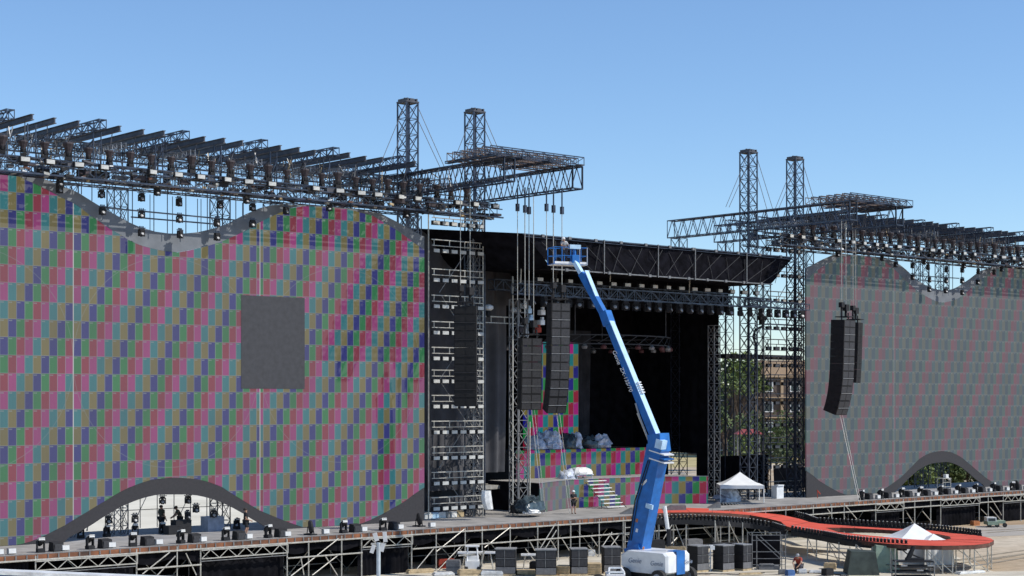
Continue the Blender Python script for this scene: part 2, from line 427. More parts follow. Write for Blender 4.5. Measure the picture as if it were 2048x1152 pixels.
led_left = led('led_test_pattern_bright', TW, TH_, (0.037, 0.039, 0.044), 0.8, shift=2, seams=((SEAM1, 3), (SEAM2, 4)),
    circles=((SEAM1 - RAD, CZZ, RAD), (SEAM1 + RAD, CZZ, RAD), (SEAM2 + RAD, CZZ, RAD)), s0=W0 - 40 * TW, z0=H0 - 40 * TH_ , line=0.27, sat=.94)
led_right = led('led_test_pattern_glare', TW, TH_, (0.045, 0.050, 0.054), 1.3, cols=[(.088, .022, .032), (.072, .026, .04), (.02, .045, .052), (.048, .052, .04), (.014, .03, .042), (.028, .052, .045)], vline=.12, seams=((PV(1788, 0, VS).x, 3),), s0=UC2 - 71.4, z0=H0 - 40 * TH_, line=0.13, sat=1)  # glare of the slanting view put into the grey base and muted colours

# ---- lamp prototypes (built facing -y, base/hang point at the origin)
def make_hooded():
    t = proto('moving_light')
    b = MB(); b.box((0, 0, .12), (.46, .42, .24)); b.box((-.2, 0, .42), (.06, .22, .4)); b.box((.2, 0, .42), (.06, .22, .4)); b.lathe((0, 0, .3), [(.16, 0), (.19, .2), (.17, .4)], 10)
    b.build('lamp_body', 'black', t)
    h = MB(); h.lathe((0, 0, .5), [(.17, -.1), (.2, .15), (.3, .42), (.38, .6), (.34, .7), (.08, .74)], 9)
    h.build('rain_hood', 'hood', t); return t
def make_hanging():
    t = proto('hanging_light')
    b = MB(); b.box((0, 0, -.02), (.62, .06, .05)); b.bar((0, 0, .1), (0, 0, -.1), .03)
    b.box((-.12, 0, .04), (.06, .1, .12)); b.box((.12, 0, .04), (.06, .1, .12)); b.build('clamp', 'alu', t)
    b = MB(); b.box((0, 0, -.16), (.34, .3, .18)); b.box((-.22, 0, -.4), (.05, .16, .44)); b.box((.22, 0, -.4), (.05, .16, .44)); b.lathe((0, .18, -.45), [(.14, 0), (.2, .1), (.2, .34)], 12, (0, -1, 0)); b.build('lamp_body', 'black', t)
    b = MB(); b.lathe((0, -.17, -.45), [(.12, 0), (.11, .03), (.05, .05)], 12, (.1, -.9, .5)); b.build('lens', 'seam', t); return t
def make_strobe():
    t = proto('strobe_light')
    b = MB(); b.box((0, .1, 0), (.62, .22, .3)); b.bar((0, .1, .15), (0, .1, .34), .025); b.build('lamp_body', 'black', t)
    b = MB(); b.box((0, -.03, 0), (.52, .04, .24)); b.build('lens', 'lens', t); return t
def make_foot():
    t = proto('floor_moving_light')
    b = MB(); b.box((0, 0, .12), (.5, .46, .24)); b.build('lamp_base', 'black', t)
    b = MB(); b.box((-.24, 0, .5), (.07, .24, .56)); b.box((.24, 0, .5), (.07, .24, .56)); b.box((0, 0, .245), (.55, .2, .04)); b.build('yoke', 'black', t)
    b = MB(); b.lathe((0, .3, .5), [(.14, 0), (.2, .14), (.21, .62)], 12, (0, -.75, .66)); h = b.build('lamp_head', 'black', t)
    b = MB(); b.box((.02, -.02, .94), (.42, .4, .05), ay=(0, .97, -.24)); b.box((.02, -.2, .88), (.42, .05, .12)); b.build('rain_cap', 'white', t)
    return t
def make_wedge():
    t = proto('monitor_speaker')
    b = MB(); b.add([(-.33, -.28, 0), (.33, -.28, 0), (.33, .28, 0), (-.33, .28, 0), (-.33, -.2, .5), (.33, -.2, .5), (.33, .2, .55), (-.33, .2, .55)],
        [(3, 2, 1, 0), (4, 5, 6, 7), (0, 1, 5, 4), (1, 2, 6, 5), (2, 3, 7, 6), (3, 0, 4, 7)]); b.build('cabinet', 'black', t)
    b = MB(); b.box((0, -.265, .24), (.54, .02, .36)); b.build('grille', 'grille', t); return t
def make_flood():
    t = proto('flood_light')
    b = MB(); b.box((0, .04, .2), (.46, .22, .3)); b.bar((-.25, 0, 0), (-.25, 0, .25), .025); b.bar((.25, 0, 0), (.25, 0, .25), .025); b.build('lamp_body', 'seam', t)
    b = MB(); b.box((0, -.09, .2), (.4, .04, .25)); b.build('lens', 'white', t); return t
HOOD = make_hooded(); HANG = make_hanging(); STRO = make_strobe(); FOOT = make_foot(); WEDG = make_wedge(); FLOO = make_flood()

def wing(m):
    side = 'right' if m else 'left'
    sw = 'washed out grey' if m else 'brightly coloured'
    us = [28 + i * 0.3 for i in range(int((71.4 - 28) / 0.3) + 1)] + [71.4]
    to = [refl(TOPO, u) for u in us]; ti = [min(refl(TOPI, u), refl(TOPO, u) - .02) for u in us]
    bi = [max(refl(BOTI, u), DZ + .02) for u in us]
    inarch = lambda u: BOTO[0][0] <= u <= BOTO[-1][0]
    bo = [min(refl(BOTO, u), refl(BOTI, u) - .02) if inarch(u) else DZ + .01 for u in us]
    t = thing('video_screen', ('huge washed out grey LED screen on the far side, its wavy test pattern painted pale as by glare' if m else
              'huge wavy LED screen of bright coloured test pattern tiles with a blank grey square'), 'LED screen', mir((55, VS, DZ), m))
    b = MB(m); b.slab(us, bi, ti, VS, .14); b.build('picture_panel', [led_right if m else led_left], t)
    b = MB(m); b.slab(us, [q + .01 for q in ti], to, VS + .01, .1); b.build('upper_border', 'bordertop', t)
    k0 = 0; b = MB(m)
    lo = [min(x, y - .02) for x, y in zip(bo, bi)]
    b.slab(us, lo, [q - .01 for q in bi], VS + .01, .1); b.build('lower_border', 'borderbot', t)
    if not m:
        p, q = PV(482, 590, VS), PV(609, 778, VS)
        b = MB(); b.box(((p.x + q.x) / 2, VS - .012, (p.z + q.z) / 2), (q.x - p.x, .02, p.z - q.z)); b.build('blank_panel', 'blank', t)
    # support frame behind the screen
    cols = [PV(x, 0, 95).x for x in (135, 235, 440, 546, 690, 824)]
    t = thing('lighting_gantry', f'long lighting gantry of grey trusses and sloping cantilever beams over the {sw} screen', 'gantry', mir((55, 92, 0), m))
    for u in cols:
        b = MB(m); b.xtower((u, 95, 0), (u, 95, 24.4), .95, 22, .042, .022); b.build('support_tower', 'alu', t)
    for v, z0, z1, mm in ((90.2, 24.15, 25.05, 'alu'), (93.2, 24.5, 25.5, 'alu'), (96.0, 24.6, 25.6, 'alu')):
        b = MB(m); b.truss((28, v, (z0 + z1) / 2), (76.6 if v < 91 else 74, v, (z0 + z1) / 2), .8, z1 - z0, 44, .05, .026); b.build('truss', mm, t)
    b = MB(m)
    b.bar((28, 89.6, 24.12), (77, 89.6, 24.12), .07); b.bar((28, 90.9, 24.1), (77, 90.9, 24.1), .06); b.bar((28, 89.7, 24.72), (77, 89.7, 24.72), .05)
    b.bar((28, 94.6, 25.75), (75, 94.6, 25.75), .06); b.bar((28, 91.6, 25.62), (75, 91.6, 25.62), .06)
    b.build('lamp_bar', 'alu', t)
    # dark boxes, cables and dimmers hung along the front truss
    rnd = random.Random(3 + m); u = 29
    while u < 76.5:
        L = rnd.uniform(.3, .9); b = MB(m); b.box((u + L / 2, 89.85 + rnd.uniform(0, .6), 24.2 + rnd.uniform(.05, .7)), (L, .4, rnd.uniform(.15, .4))); u += L + rnd.uniform(.15, .6)
        b.build('dimmer_box', rnd.choice(('black', 'black', 'hood', 'beam')), t)
    u = 29
    while u < 75:
        L = rnd.uniform(.2, .8); b = MB(m); b.box((u + L / 2, 92.8 + rnd.uniform(-.9, 2.6), 25.1 + rnd.uniform(-.4, .4)), (L, .5, rnd.uniform(.15, .5))); u += L + rnd.uniform(.3, 1.2)
        b.build('hung_box', rnd.choice(('black', 'beam', 'alu')), t)
    ends = [-130, -85, -35, 18, 62, 110, 155, 200, 243, 287, 328, 368, 410, 447, 485, 523, 562, 597, 631, 667, 701, 734, 768, 800, 832]
    for i, x in enumerate(ends):
        u = PV(x, 0, 89.8).x; vn = 89.8 + rnd.uniform(-.2, .2); b = MB(m); z = 27.3 + rnd.uniform(-.06, .06); ve = vn + rnd.uniform(8.2, 9.2)
        if i % 4 == 3:
            b.truss((u, vn - .2, z + .05), (u, ve, z + .05), .45, .5, 12, .045, .028)
            b.build('lattice_beam', 'alu', t)
        else:
            b.box((u, (vn + ve) / 2, z), (.06, ve - vn, .26)); b.box((u, (vn + ve) / 2, z + .15), (.2, ve - vn + .02, .04)); b.box((u, (vn + ve) / 2, z - .15), (.2, ve - vn + .02, .04))
            for q in range(3):
                vv = vn + 1.0 + q * 2.4
                b.bar((u, vv, z - .2), (u + rnd.uniform(-.6, .6), vv + rnd.uniform(-.3, .3), 25.3), .03)
            b.build('roof_beam', 'beam', t)
    for i in range(20):      # lighter lattice arms in a second layer under the beams
        u = 29.6 + i * 2.28 + rnd.uniform(-.3, .3); b = MB(m); vn = 90.2 + rnd.uniform(-.5, .8); z = 26.35 + rnd.uniform(-.25, .15)
        b.truss((u, vn, z), (u + rnd.uniform(-.1, .1), vn + rnd.uniform(5.5, 7.5), z + .05), .32, .36, 12, .03, .018, sides=(0, 1, 0, 1)); b.build('lattice_arm', rnd.choice(('alu', 'alu', 'rusty', 'alu_light')), t)
    for v, z in ((94.4, 26.9), (97.8, 26.9)):   # long cross members tying the beams together
        b = MB(m); b.truss((28, v, z - .12), (74.5, v, z - .12), .34, .4, 56, .035, .022, sides=(0, 1, 0, 1)); b.build('tie_truss', 'alu', t)
    for i in range(11):      # web members between the front truss and the beams
        u = 29.5 + i * 4.1; b = MB(m)
        b.bar((u, 90.6, 25.1), (u, 90.6, 27.1), .05); b.bar((u + .5, 90.6, 25.1), (u + .5, 90.6, 27.1), .04); b.bar((u, 90.6, 25.3), (u + .5, 90.6, 26.6), .03); b.bar((u, 90.6, 26.6), (u + .2, 93.4, 25.5), .03); b.bar((u, 93.4, 26.6), (u, 93.4, 25.4), .04)
        b.build('standoff', 'alu', t)
    cols_ = ['black', 'beam', 'white', 'wood', 'galv', 'hood', 'seam', 'brown']
    b = MB(m)   # cable loops, clamps, connectors and tape along the lower chords
    for i in range(420):
        u = rnd.uniform(28.5, 76.8); b.cur = rnd.choice((0, 0, 0, 1, 1, 2, 3, 4, 4, 5, 6, 7))
        b.box((u, 89.5 + rnd.uniform(0, 1.5), 24.05 + rnd.random() ** 1.5 * 1.1), (rnd.uniform(.08, .7 if b.cur in (0, 1) else .35), rnd.uniform(.06, .25), rnd.uniform(.05, .16)), (1, 0, rnd.uniform(-.25, .25)))
    for i in range(150):
        u = rnd.uniform(28.5, 73); v = rnd.uniform(90.5, 98); b.cur = rnd.choice((0, 1, 4, 6, 3))
        b.bar((u, v, 26.9), (u + rnd.uniform(-.3, .3), v + rnd.uniform(-.4, .4), 26.9 - rnd.uniform(.3, 1.5)), rnd.uniform(.02, .05))
    b.cur = 0; b.build('rig_clutter', cols_, t)['kind'] = 'stuff'
    b = MB(m)   # droppers and cross pipes in the dip of the wave
    for x in (125, 166, 187, 268, 311, 338, 375, 418, 463, 475, 490): 
        u = PV(x, 0, 91).x; b.bar((u, 91.2, refl(TOPO, u) - .1), (u, 91.2, 24.2), .03)
    for x in (300, 345, 372, 395, 402, 485): 
        u = PV(x, 0, 96).x; b.bar((u, 96, refl(TOPO, u) - 2), (u, 96, 24.4), .025)
    for (xa, ya), (xb, yb) in (((205, 415), (478, 441)), ((262, 434), (440, 449))):
        p, q = PV(xa, ya, 92.4), PV(xb, yb, 92.4); b.bar(p, q, .06)
    b.build('dropper', 'alu', t)
    # back stays and working platforms seen through the openings under the screen
    b = MB(m)
    for i in range(14):
        u = 42 + i * 1.25; b.bar((u, 98.5, DZ), (u, 98.5, 8.2), .03)
    for z in (4.0, 5.2, 6.4, 7.6): b.bar((41, 98.5, z), (60, 98.5, z), .03)
    for i in range(5): b.bar((43 + i * 3.2, 98.5, DZ), (45.6 + i * 3.2, 98.5, 7.6), .025)
    b.build('rear_scaffold', 'galv_dull', t)
    # lamps
    lab = f'brown hooded moving light standing on the gantry over the {sw} screen'
    for i in range(34):
        u = 29 + i * 1.36
        if u > 75: break
        place(HOOD, mir((u + rnd.uniform(-.1, .1), 89.9, 25.08), m), rnd.uniform(-.5, .5), lab, 'stage light', f'hooded moving lights on the {side} gantry', rnd.uniform(.68, .88))
    lab = f'pale faced strobe light along the front truss over the {sw} screen'
    for i in range(29):
        u = 29.3 + i * 1.67 + rnd.uniform(-.2, .2)
        if i % 7 == 4: continue
        place(STRO, mir((u, 89.45, 24.86), m), rnd.uniform(-.25, .25), lab, 'stage light', f'strobe lights along the {side} gantry')
    lab = f'black moving light hanging in the dip above the {sw} screen'
    for x, y in ((119, 368), (203, 378), (283, 385), (358, 395), (440, 400), (505, 405), (205, 412), (283, 419), (359, 428), (434, 436), (505, 438), (283, 455), (360, 459), (434, 464), (572, 412)):
        place(HANG, mir(PV(x, y, 90.85), m), rnd.uniform(-.3, .3), lab, 'stage light', f'moving lights hung above the {side} screen', .86)
    lab = f'dark lamp hung under the front truss above the {sw} screen'
    for i in range(7):
        u = 31 + i * 6.3; place(HANG, mir((u, 90.2, 24.1), m), rnd.uniform(-.5, .5), lab, 'stage light', f'lamps under the {side} front truss')
    # footlights along the deck edge
    us_f = [UX(x) for x in (90, 189, 275, 371, 461, 546, 697, 776)]
    if not m:
        for i, u in enumerate(us_f):
            place(FOOT, (u, 86.35, DZ), rnd.uniform(-.4, .4), 'black moving light with white rain cap on the stage edge below the brightly coloured screen', 'stage light', 'footlights on the left stage edge', .82)
            place(WEDG, (u + .95, 86.4, DZ), .15, 'black monitor speaker beside a footlight below the brightly coloured screen', 'speaker', 'monitors on the left stage edge')
        for x in (5, 30, 137, 230, 325, 413, 505, 582, 659, 735, 808, 872):
            place(FLOO, (UX(x), 86.2, DZ), rnd.uniform(-.15, .15), 'small pale flood light on the stage edge below the brightly coloured screen', 'stage light', 'flood lights on the left stage edge')
    else:
        for i, x in enumerate((1735, 1773, 1815, 1852, 1893, 1928, 1963, 1998, 2036)):
            place(FOOT, (UX(x), 86.4, DZ), rnd.uniform(-.4, .4), 'black moving light on the stage edge below the washed out grey screen', 'stage light', 'footlights on the right stage edge', .85)
            place(WEDG, (UX(x) + 1.1, 86.5, DZ), .15, 'black monitor speaker beside a footlight below the washed out grey screen', 'speaker', 'monitors on the right stage edge')
            place(FLOO, (UX(x) + 2.0, 86.2, DZ), rnd.uniform(-.15, .15), 'pale flood light on the stage edge below the washed out grey screen', 'stage light', 'flood lights on the right stage edge')
    # rear row on the deck behind the arch
    if not m:
        for i, x in enumerate((163, 215, 272, 326, 420, 475)):
            p = PV(x, 0, 93.5); place(FOOT, (p.x, 93.6, DZ), rnd.uniform(-.4, .4), 'black moving light on the shaded deck behind the arch under the coloured screen', 'stage light', 'lights behind the left arch', .72)
        for x, y in ((325, 991), (376, 990), (217, 1030), (270, 1028), (375, 1022), (427, 1018), (392, 1008)):
            place(HANG, PV(x, y, 92.6), rnd.uniform(-.4, .4), 'dark lamp hung in the open arch under the coloured screen', 'stage light', 'lamps in the left arch', .85)
wing(False); wing(True)
# far fan on the deck edge in front of the coloured screen and its twin
def fan(p, lab):
    t = thing('stage_fan', lab, 'fan', p)
    b = MB(); b.lathe(p + V((-.1, 0, .5)), [(.38, 0), (.42, .08), (.38, .2)], 18, (1, -.45, .1)); b.build('drum', 'black', t)
    b = MB(); b.lathe(p + V((-.1, 0, .5)), [(.32, .2), (.08, .24)], 18, (1, -.45, .1)); b.build('guard', 'grille', t)
    b = MB(); b.bar(p + V((0, -.4, 0)), p + V((0, -.3, .5)), .03); b.bar(p + V((0, .4, 0)), p + V((0, .3, .5)), .03); b.box(p + V((0, 0, .04)), (.5, .8, .08)); b.build('stand', 'black', t)
fan(PV(621, 0, 86.5) * 1 + V((0, 0, DZ - PV(621, 0, 86.5).z)), 'round black drum fan on the stage edge below the coloured screen')
fan(PV(838, 0, 87.5) + V((0, 0, DZ - PV(838, 0, 87.5).z)), 'round black drum fan on the stage edge by the corner of the coloured screen')
fan(PV(2032, 0, 86.6) + V((0, 0, DZ - PV(2032, 0, 86.6).z)), 'round black drum fan on the stage edge below the washed out screen')

# ------------------------------------------------------------------ masts, cantilever trusses, platforms, line arrays
def mast(u, m, lab):
    t = thing('lattice_mast', lab, 'mast', mir((u, 93, 0), m))
    b = MB(m); b.xtower((u, 93, 0), (u, 93, 32.0), 1.02, 29, .062, .03); b.bar((u, 93, 0), (u, 93, 32), .04); b.build('lattice', 'alu', t)
    b = MB(m)
    b.box((u, 93, 32.06), (1.14, 1.14, .1)); b.box((u - .4, 93, 32.2), (.1, 1.1, .18)); b.box((u + .4, 93, 32.2), (.1, 1.1, .18)); b.lathe((u - .3, 93, 32.26), [(.12, 0), (.12, .6)], 8, (1, 0, 0)); b.box((u, 92.55, 32.2), (.4, .16, .16))
    b.build('head_block', 'beam', t)
    for du, dv in ((-2.8, 31.9), (-2.0, 30.5), (3.3, 31.9), (2.9, 31.0)):
        b = MB(m); b.bar((u + (.5 if du > 0 else -.5), 92.6, dv), (u + du, 92.6, 27.2), .024); b.build('guy_wire', 'galv_dull', t)
U0, U1 = 71.1, 77.2
mast(U0, False, 'tall lattice mast, the taller looking of two rising beside the coloured screen')
mast(U1, False, 'lattice mast rising through the grid platform left of the stage roof')
mast(U1, True, 'lattice mast rising above the right end of the stage roof')
mast(U0, True, 'lattice mast behind the grid platform beside the washed out screen')
def cantilever(u, m, lab):
    t = thing('cantilever_truss', lab, 'truss', mir((u, 92, 25.5), m))
    b = MB(m)
    b.truss((u, 82.1, 26.25), (u, 102, 26.25), .9, 1.5, 34, .065, .034, batten=False); b.truss((u, 82.1, 26.25), (u, 82.15, 26.25), .9, 1.5, 1, .07, .05)
    b.build('lattice', 'alu', t)
    b = MB(m); b.xtower((u, 101, 0), (u, 101, 25.4), 1.0, 22, .042, .02); b.build('rear_tower', 'alu', t)
    b = MB(m); b.box((u, 91.4, 27.04), (.34, 19.6, .07)); b.build('top_plate', 'beam', t)
cantilever(U0, False, 'long deep lattice truss cantilevered forward beside the coloured screen')
cantilever(U1, False, 'deep lattice truss cantilevered furthest toward the stage roof on the left')
cantilever(U1, True, 'deep lattice truss cantilevered out over the right end of the stage roof')
cantilever(U0, True, 'deep lattice truss cantilevered forward above the washed out screen')
for m in (False, True):
    t = thing('truss_platform', 'flat grid of box trusses laid on the cantilever trusses ' + ('above the washed out screen' if m else 'left of the stage roof'), 'platform', mir((73.4, 84, 27.05), m))
    for i in range(6):
        v = 82.3 + i * .78
        b = MB(m); b.truss((69.4, v, 27.36), (77.7, v, 27.36), .58, .52, 9, .045, .026, sides=(0, 1, 0, 1)); b.build('box_truss', 'rusty' if i % 2 else 'alu', t)
    for i in range(3):
        b = MB(m); b.truss((69.8 + i * 2.4, 81.9, 26.96 + .12), (69.8 + i * 2.4, 87, 27.08), .3, .12, 6, .04, .025); b.build('cross_truss', 'alu', t)
# beam grid beside the masts (horizontal lamp bars between mast and stage)
def array(u, v, yaw, ztop, n, m, lab, curve=1.0, hgt=.58, w=1.25, tie=None, dep=.9, gm='grille'):
    """column of speaker cabinets, facing yaw (0 = toward -v)"""
    t = thing('line_array', lab, 'speaker array', mir((u, v, ztop), m), 'line array speakers')
    org = V((u, v, ztop)); cs = math.cos(yaw); sn = math.sin(yaw)
    def W(x, y, z): return org + V((x * cs - y * sn, x * sn + y * cs, z))
    b = MB(m)
    for sx in (-.5, .5): b.bar(W(sx, -.5, .25), W(sx, .6, .25), .05)
    b.bar(W(-.5, -.5, .25), W(.5, -.5, .25), .05); b.bar(W(-.5, .5, .25), W(.5, .5, .25), .05); b.bar(W(-.5, 0, .0), W(-.5, 0, .6), .05); b.bar(W(.5, 0, 0), W(.5, 0, .6), .05)
    b.bar(W(-.35, .1, .25), W(-.35, .1, 1.1), .08); b.bar(W(.3, .1, .25), W(.3, .1, .9), .1); b.box(W(.3, .1, 1.0), (.4, .4, .5)); b.box(W(-.35, .1, 1.2), (.34, .34, .4))
    b.build('flying_frame', 'black', t)
    b = MB(m)
    for sx in (-.35, .3): b.bar(W(sx, .1, 1.0), W(sx, .1, 25.6 - ztop), .026)
    b.build('hoist_chain', 'galv', t)
    ang = 0.0; pos = V((0, 0.0, 0))
    for i in range(n):
        f = i / (n - 1)
        ang = curve * R(26) * max(0, f - .45) ** 1.6 * 2.2 + R(2)
        # front at y=-.45, back at y=+.45; the column bends backward as it goes down
        d = V((0, math.sin(ang) * .9, -math.cos(ang)))
        o2 = V((0, math.cos(ang), math.sin(ang) * .9))
        nx = pos + d * hgt
        b = MB(m)
        pts = []
        for q, e in ((pos, .006), (nx, -.006)):
            for sx in (-w / 2, w / 2):
                for fy in (-.45, dep - .48):
                    pp = q + o2 * fy - d * (-e); pts.append(W(sx, pp.y, pp.z))
        b.add(pts, [(0, 1, 3, 2), (4, 6, 7, 5), (0, 2, 6, 4), (1, 5, 7, 3), (0, 4, 5, 1), (2, 3, 7, 6)])
        c = b.build('cabinet', 'cab', t)
        b = MB(m)
        for s0, s1 in ((-.46, -.03), (.03, .46)):
            q = []
            for pp0, e in ((pos, .05), (nx, -.05)):
                for sx in (s0 * w, s1 * w):
                    pp = pp0 + o2 * -.462 + d * e; q.append(W(sx, pp.y, pp.z))
            b.add(q, [(0, 1, 3, 2)])
        b.build('grille', gm, c)
        if i % 2 == 1:
            b = MB(m); pp = nx + o2 * -.475
            b.bar(W(-.47 * w, pp.y, pp.z), W(.47 * w, pp.y, pp.z), .022); b.build('joint_strip', 'seam' if gm == 'grille' else 'grille', c)
        pos = nx
    if tie:
        b = MB(m); e = W(.1, pos.y - .2, pos.z + .1); q = PG(*tie, DZ)
        b.bar(e, q, .024); b.bar(e + V((.25, 0, .2)), q + V((.35, .1, 0)), .018); b.build('tie_line', 'white', t)
    return t
def arr(x, y, v, yaw, n, lab, curve, hgt, w, tie=None, dep=.9, gm='grille'):
    p = PV(x, y, v); array(p.x, p.y, yaw, p.z, n, False, lab, curve, hgt, w, tie, dep, gm)
arr(1117, 606, 84.3, -.34, 13, 'black speaker array with grey face and curved foot hung nearest the lift boom', 1.0, .58, 1.4, (1139, 1028))
arr(931, 612, 86.8, -.75, 12, 'straight black speaker array hung left of the stage beside the dark pleated drape', .12, .56, 1.5, gm='cab')
arr(1060, 676, 87.5, -.4, 9, 'shorter dark speaker array hung between two others before the coloured column', .1, .56, 1.5, (1086, 1030))
arr(1690, 640, 82.9, .12, 13, 'tall black speaker array hung in front of the washed out screen, its foot curving back', .9, .58, 1.7, (1718, 1004), 1.25)
arr(1711, 645, 86.5, .3, 9, 'narrow black speaker array hidden behind another before the washed out screen', .12, .56, 1.1, gm='cab')
# chains with hooks hung from the left cantilevers
for i, (x, v) in enumerate(((1035, 84.6), (1050, 84), (1058, 84), (1093, 83), (1107, 83), (1124, 82.6))):
    p = PV(x, 380, v); q = PV(x, 412 + 3 * (i % 3), v)
    t = thing('chain_hoist', 'steel chain hoist hanging from the cantilever truss left of the roof', 'hoist', q, 'chain hoists on the left truss')
    b = MB(); b.bar(V((p.x, p.y, 25.5)), q, .05); b.box(q + V((0, 0, -.1)), (.2, .2, .5)); b.build('hoist_body', 'alu', t)
    zb = PV(x, 600 if x < 1080 else 500, v).z
    b = MB(); b.bar(q, V((q.x, q.y, zb)), .024); b.build('chain', 'galv', t)

# ------------------------------------------------------------------ stage deck and its scaffold
st = thing('stage_deck', 'long scaffold stage deck with grey boards and orange brown edge running the whole width', 'stage', (92.2, VF, 0))
def deckpart(u0, u1, v0, v1, name='deck_floor'):
    b = MB(); b.box(((u0 + u1) / 2, (v0 + v1) / 2, DZ - .06), (u1 - u0, v1 - v0, .12)); b.build(name, 'deck', st)
deckpart(20, 170, VF, 98.0); deckpart(74, 110.4, 98.0, 108, 'rear_deck_floor')
b = MB(); b.box((95, VF - .03, DZ - .17), (150, .05, .26)); b.build('edge_fascia', 'rust', st)
b = MB()
u = 24
while u < 168: b.box((u, VF - .075, DZ - .17), (.07, .04, .24)); u += .62
b.build('edge_bracket', 'galv_dull', st)['kind'] = 'stuff'
b = MB(); b.bar((20, VF - .08, DZ - .34), (170, VF - .08, DZ - .34), .055, 6); b.build('edge_ledger', 'galv', st)
b = MB(); b.bar((20, VF - .02, DZ - .02), (170, VF - .02, DZ - .02), .03, 4); b.build('edge_trim', 'galv_dull', st)
# added black sheet standing in for the shade under the deck
b = MB(); b.box((95, 91.5, 1.3), (150, .06, 2.6)); b.build('under_deck_dark', 'cloth_black', st)
portals = [(-40, 62, 0), (70, 272, 1), (400, 573, 1), (722, 822, 1), (1750, 1805, 1), (1880, 1957, 1), (2005, 2090, 1)]
rnd = random.Random(5)
for x0, x1, tr in portals:
    u0, u1 = UX(x0), UX(x1)
    if tr:
        n = max(4, int((u1 - u0) / .62)); n += n % 2
        b = MB(); b.truss((u0, VF - .12, DZ - .66), (u1, VF - .12, DZ - .66), .1, .5, n, .04, .028, sides=(0, 1, 0, 0), batten=False); b.build('lattice_girder', 'galv', st)
        b = MB(); b.bar((u0, VF - .1, DZ - 1.06), (u1, VF - .1, DZ - 1.06), .035); b.build('portal_ledger', 'galv_dull', st)
    # drawn cloth with folds
    for name, zt, vv in (('portal_curtain', DZ - 1.1 if tr else DZ - .4, VF + .35),):
        g = []; nu = 40
        for zz in (.02, zt * .5, zt):
            g.append([V((u0 + (u1 - u0) * i / nu, vv + .05 * math.sin(i * 1.7) + .03 * math.sin(i * 4.1 + zz), zz)) for i in range(nu + 1)])
        b = MB(); b.sheet(g); b.build(name, 'cloth_black', st, smooth=True)
posts = [70, 272, 353, 400, 573, 616, 682, 722, 822, 871, 929, 963, 1019, 1074, 1115, 1140, 1158, 1197, 1245, 1264, 1316, 1345, 1372, 1430, 1458, 1485, 1530, 1570, 1625, 1662, 1687, 1750, 1805, 1828, 1860, 1880, 1957, 1975, 2005, 2040]
for i, x in enumerate(posts):
    b = MB(); b.bar((UX(x), VF - .06, 0), (UX(x), VF - .06, DZ - .1), .045, 6); b.box((UX(x), VF - .06, .02), (.2, .2, .04)); b.build('scaffold_post', 'galv', st)
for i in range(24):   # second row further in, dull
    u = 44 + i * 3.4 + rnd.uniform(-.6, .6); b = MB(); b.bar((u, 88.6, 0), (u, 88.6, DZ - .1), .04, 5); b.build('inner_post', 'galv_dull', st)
def pf(x, y, v): 
    p = PV(x, y, v); p.z = min(max(p.z, .02), DZ - .12); return p
br = [(338,1104,283,1148),(349,1112,313,1150),(370,1106,391,1150),(675,1077,580,1152),(677,1108,623,1150),(600,1116,606,1150),(649,1112,673,1150),
 (927,1058,871,1103),(920,1092,873,1146),(867,1095,826,1150),(1019,1054,967,1095),(1109,1047,1077,1099),(1111,1060,1086,1101),(916,1097,931,1114),(948,1090,959,1110),
 (1056,1080,1068,1101),(1098,1077,1111,1099),(1049,1097,1066,1120),(1122,1077,1137,1101),(1174,1090,1195,1120),(1180,1073,1193,1092),(1222,1064,1203,1092),(1236,1070,1215,1098),(1216,1066,1238,1098),
 (1344,1046,1325,1078),(1352,1075,1330,1098),(1405,1056,1420,1074),(1462,1064,1488,1090),(1530,1060,1545,1072),(1653,1018,1662,1030),(1690,1012,1712,1038),(1812,1026,1827,1049),(1843,1022,1860,1042),(1980,995,2001,1030),(1978,1014,2003,1048),(1960,1018,1972,1030),
 (1508,1050,1535,1092),(1590,1052,1615,1086)]
for i, (x0, y0, x1, y1) in enumerate(br):
    p, q = pf(x0, y0, VF - .02), pf(x1, y1, VF - .02)
    b = MB(); b.bar(p + V((0, -.1, 0)), q + V((0, -.1, 0)), .036, 5); b.build('diagonal_brace', 'galv', st)
for i in range(38):   # braces deeper inside
    u = 44 + i * 2.2; s = 1 if i % 2 else -1
    b = MB(); b.bar((u - s * 1.3, 88.5, .1), (u + s * 1.3, 88.5, 2.5), .03); b.build('inner_brace', 'galv', st)
for x0, x1 in ((272, 400), (573, 722), (822, 1264), (1264, 1500), (1590, 1750), (1805, 1880), (1957, 2005)):
    z = 1.95 if x0 > 1500 else 1.55
    b = MB(); b.bar((UX(x0), VF - .14, z), (UX(x1), VF - .14, z), .05, 6); b.build('ledger_tube', 'galv', st)
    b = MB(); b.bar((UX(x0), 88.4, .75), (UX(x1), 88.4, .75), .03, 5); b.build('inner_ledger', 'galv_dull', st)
    # gathered black cloth hung below the edge, in shallow swags
    u0, u1 = UX(x0), UX(x1); nu = max(12, int((u1 - u0) * 5)); g = []
    for k in range(2):
        g.append([V((u0 + (u1 - u0) * i / nu, VF + .12 + .03 * math.sin(i * 2.1), (DZ - .36 - .12 * abs(math.sin((u0 + (u1 - u0) * i / nu) * .9)) if k else DZ - .95 - .12 * math.sin(i * .4)))) for i in range(nu + 1)])
    b = MB(); b.sheet(g); b.build('edge_cloth', 'cloth_black', st, smooth=True)
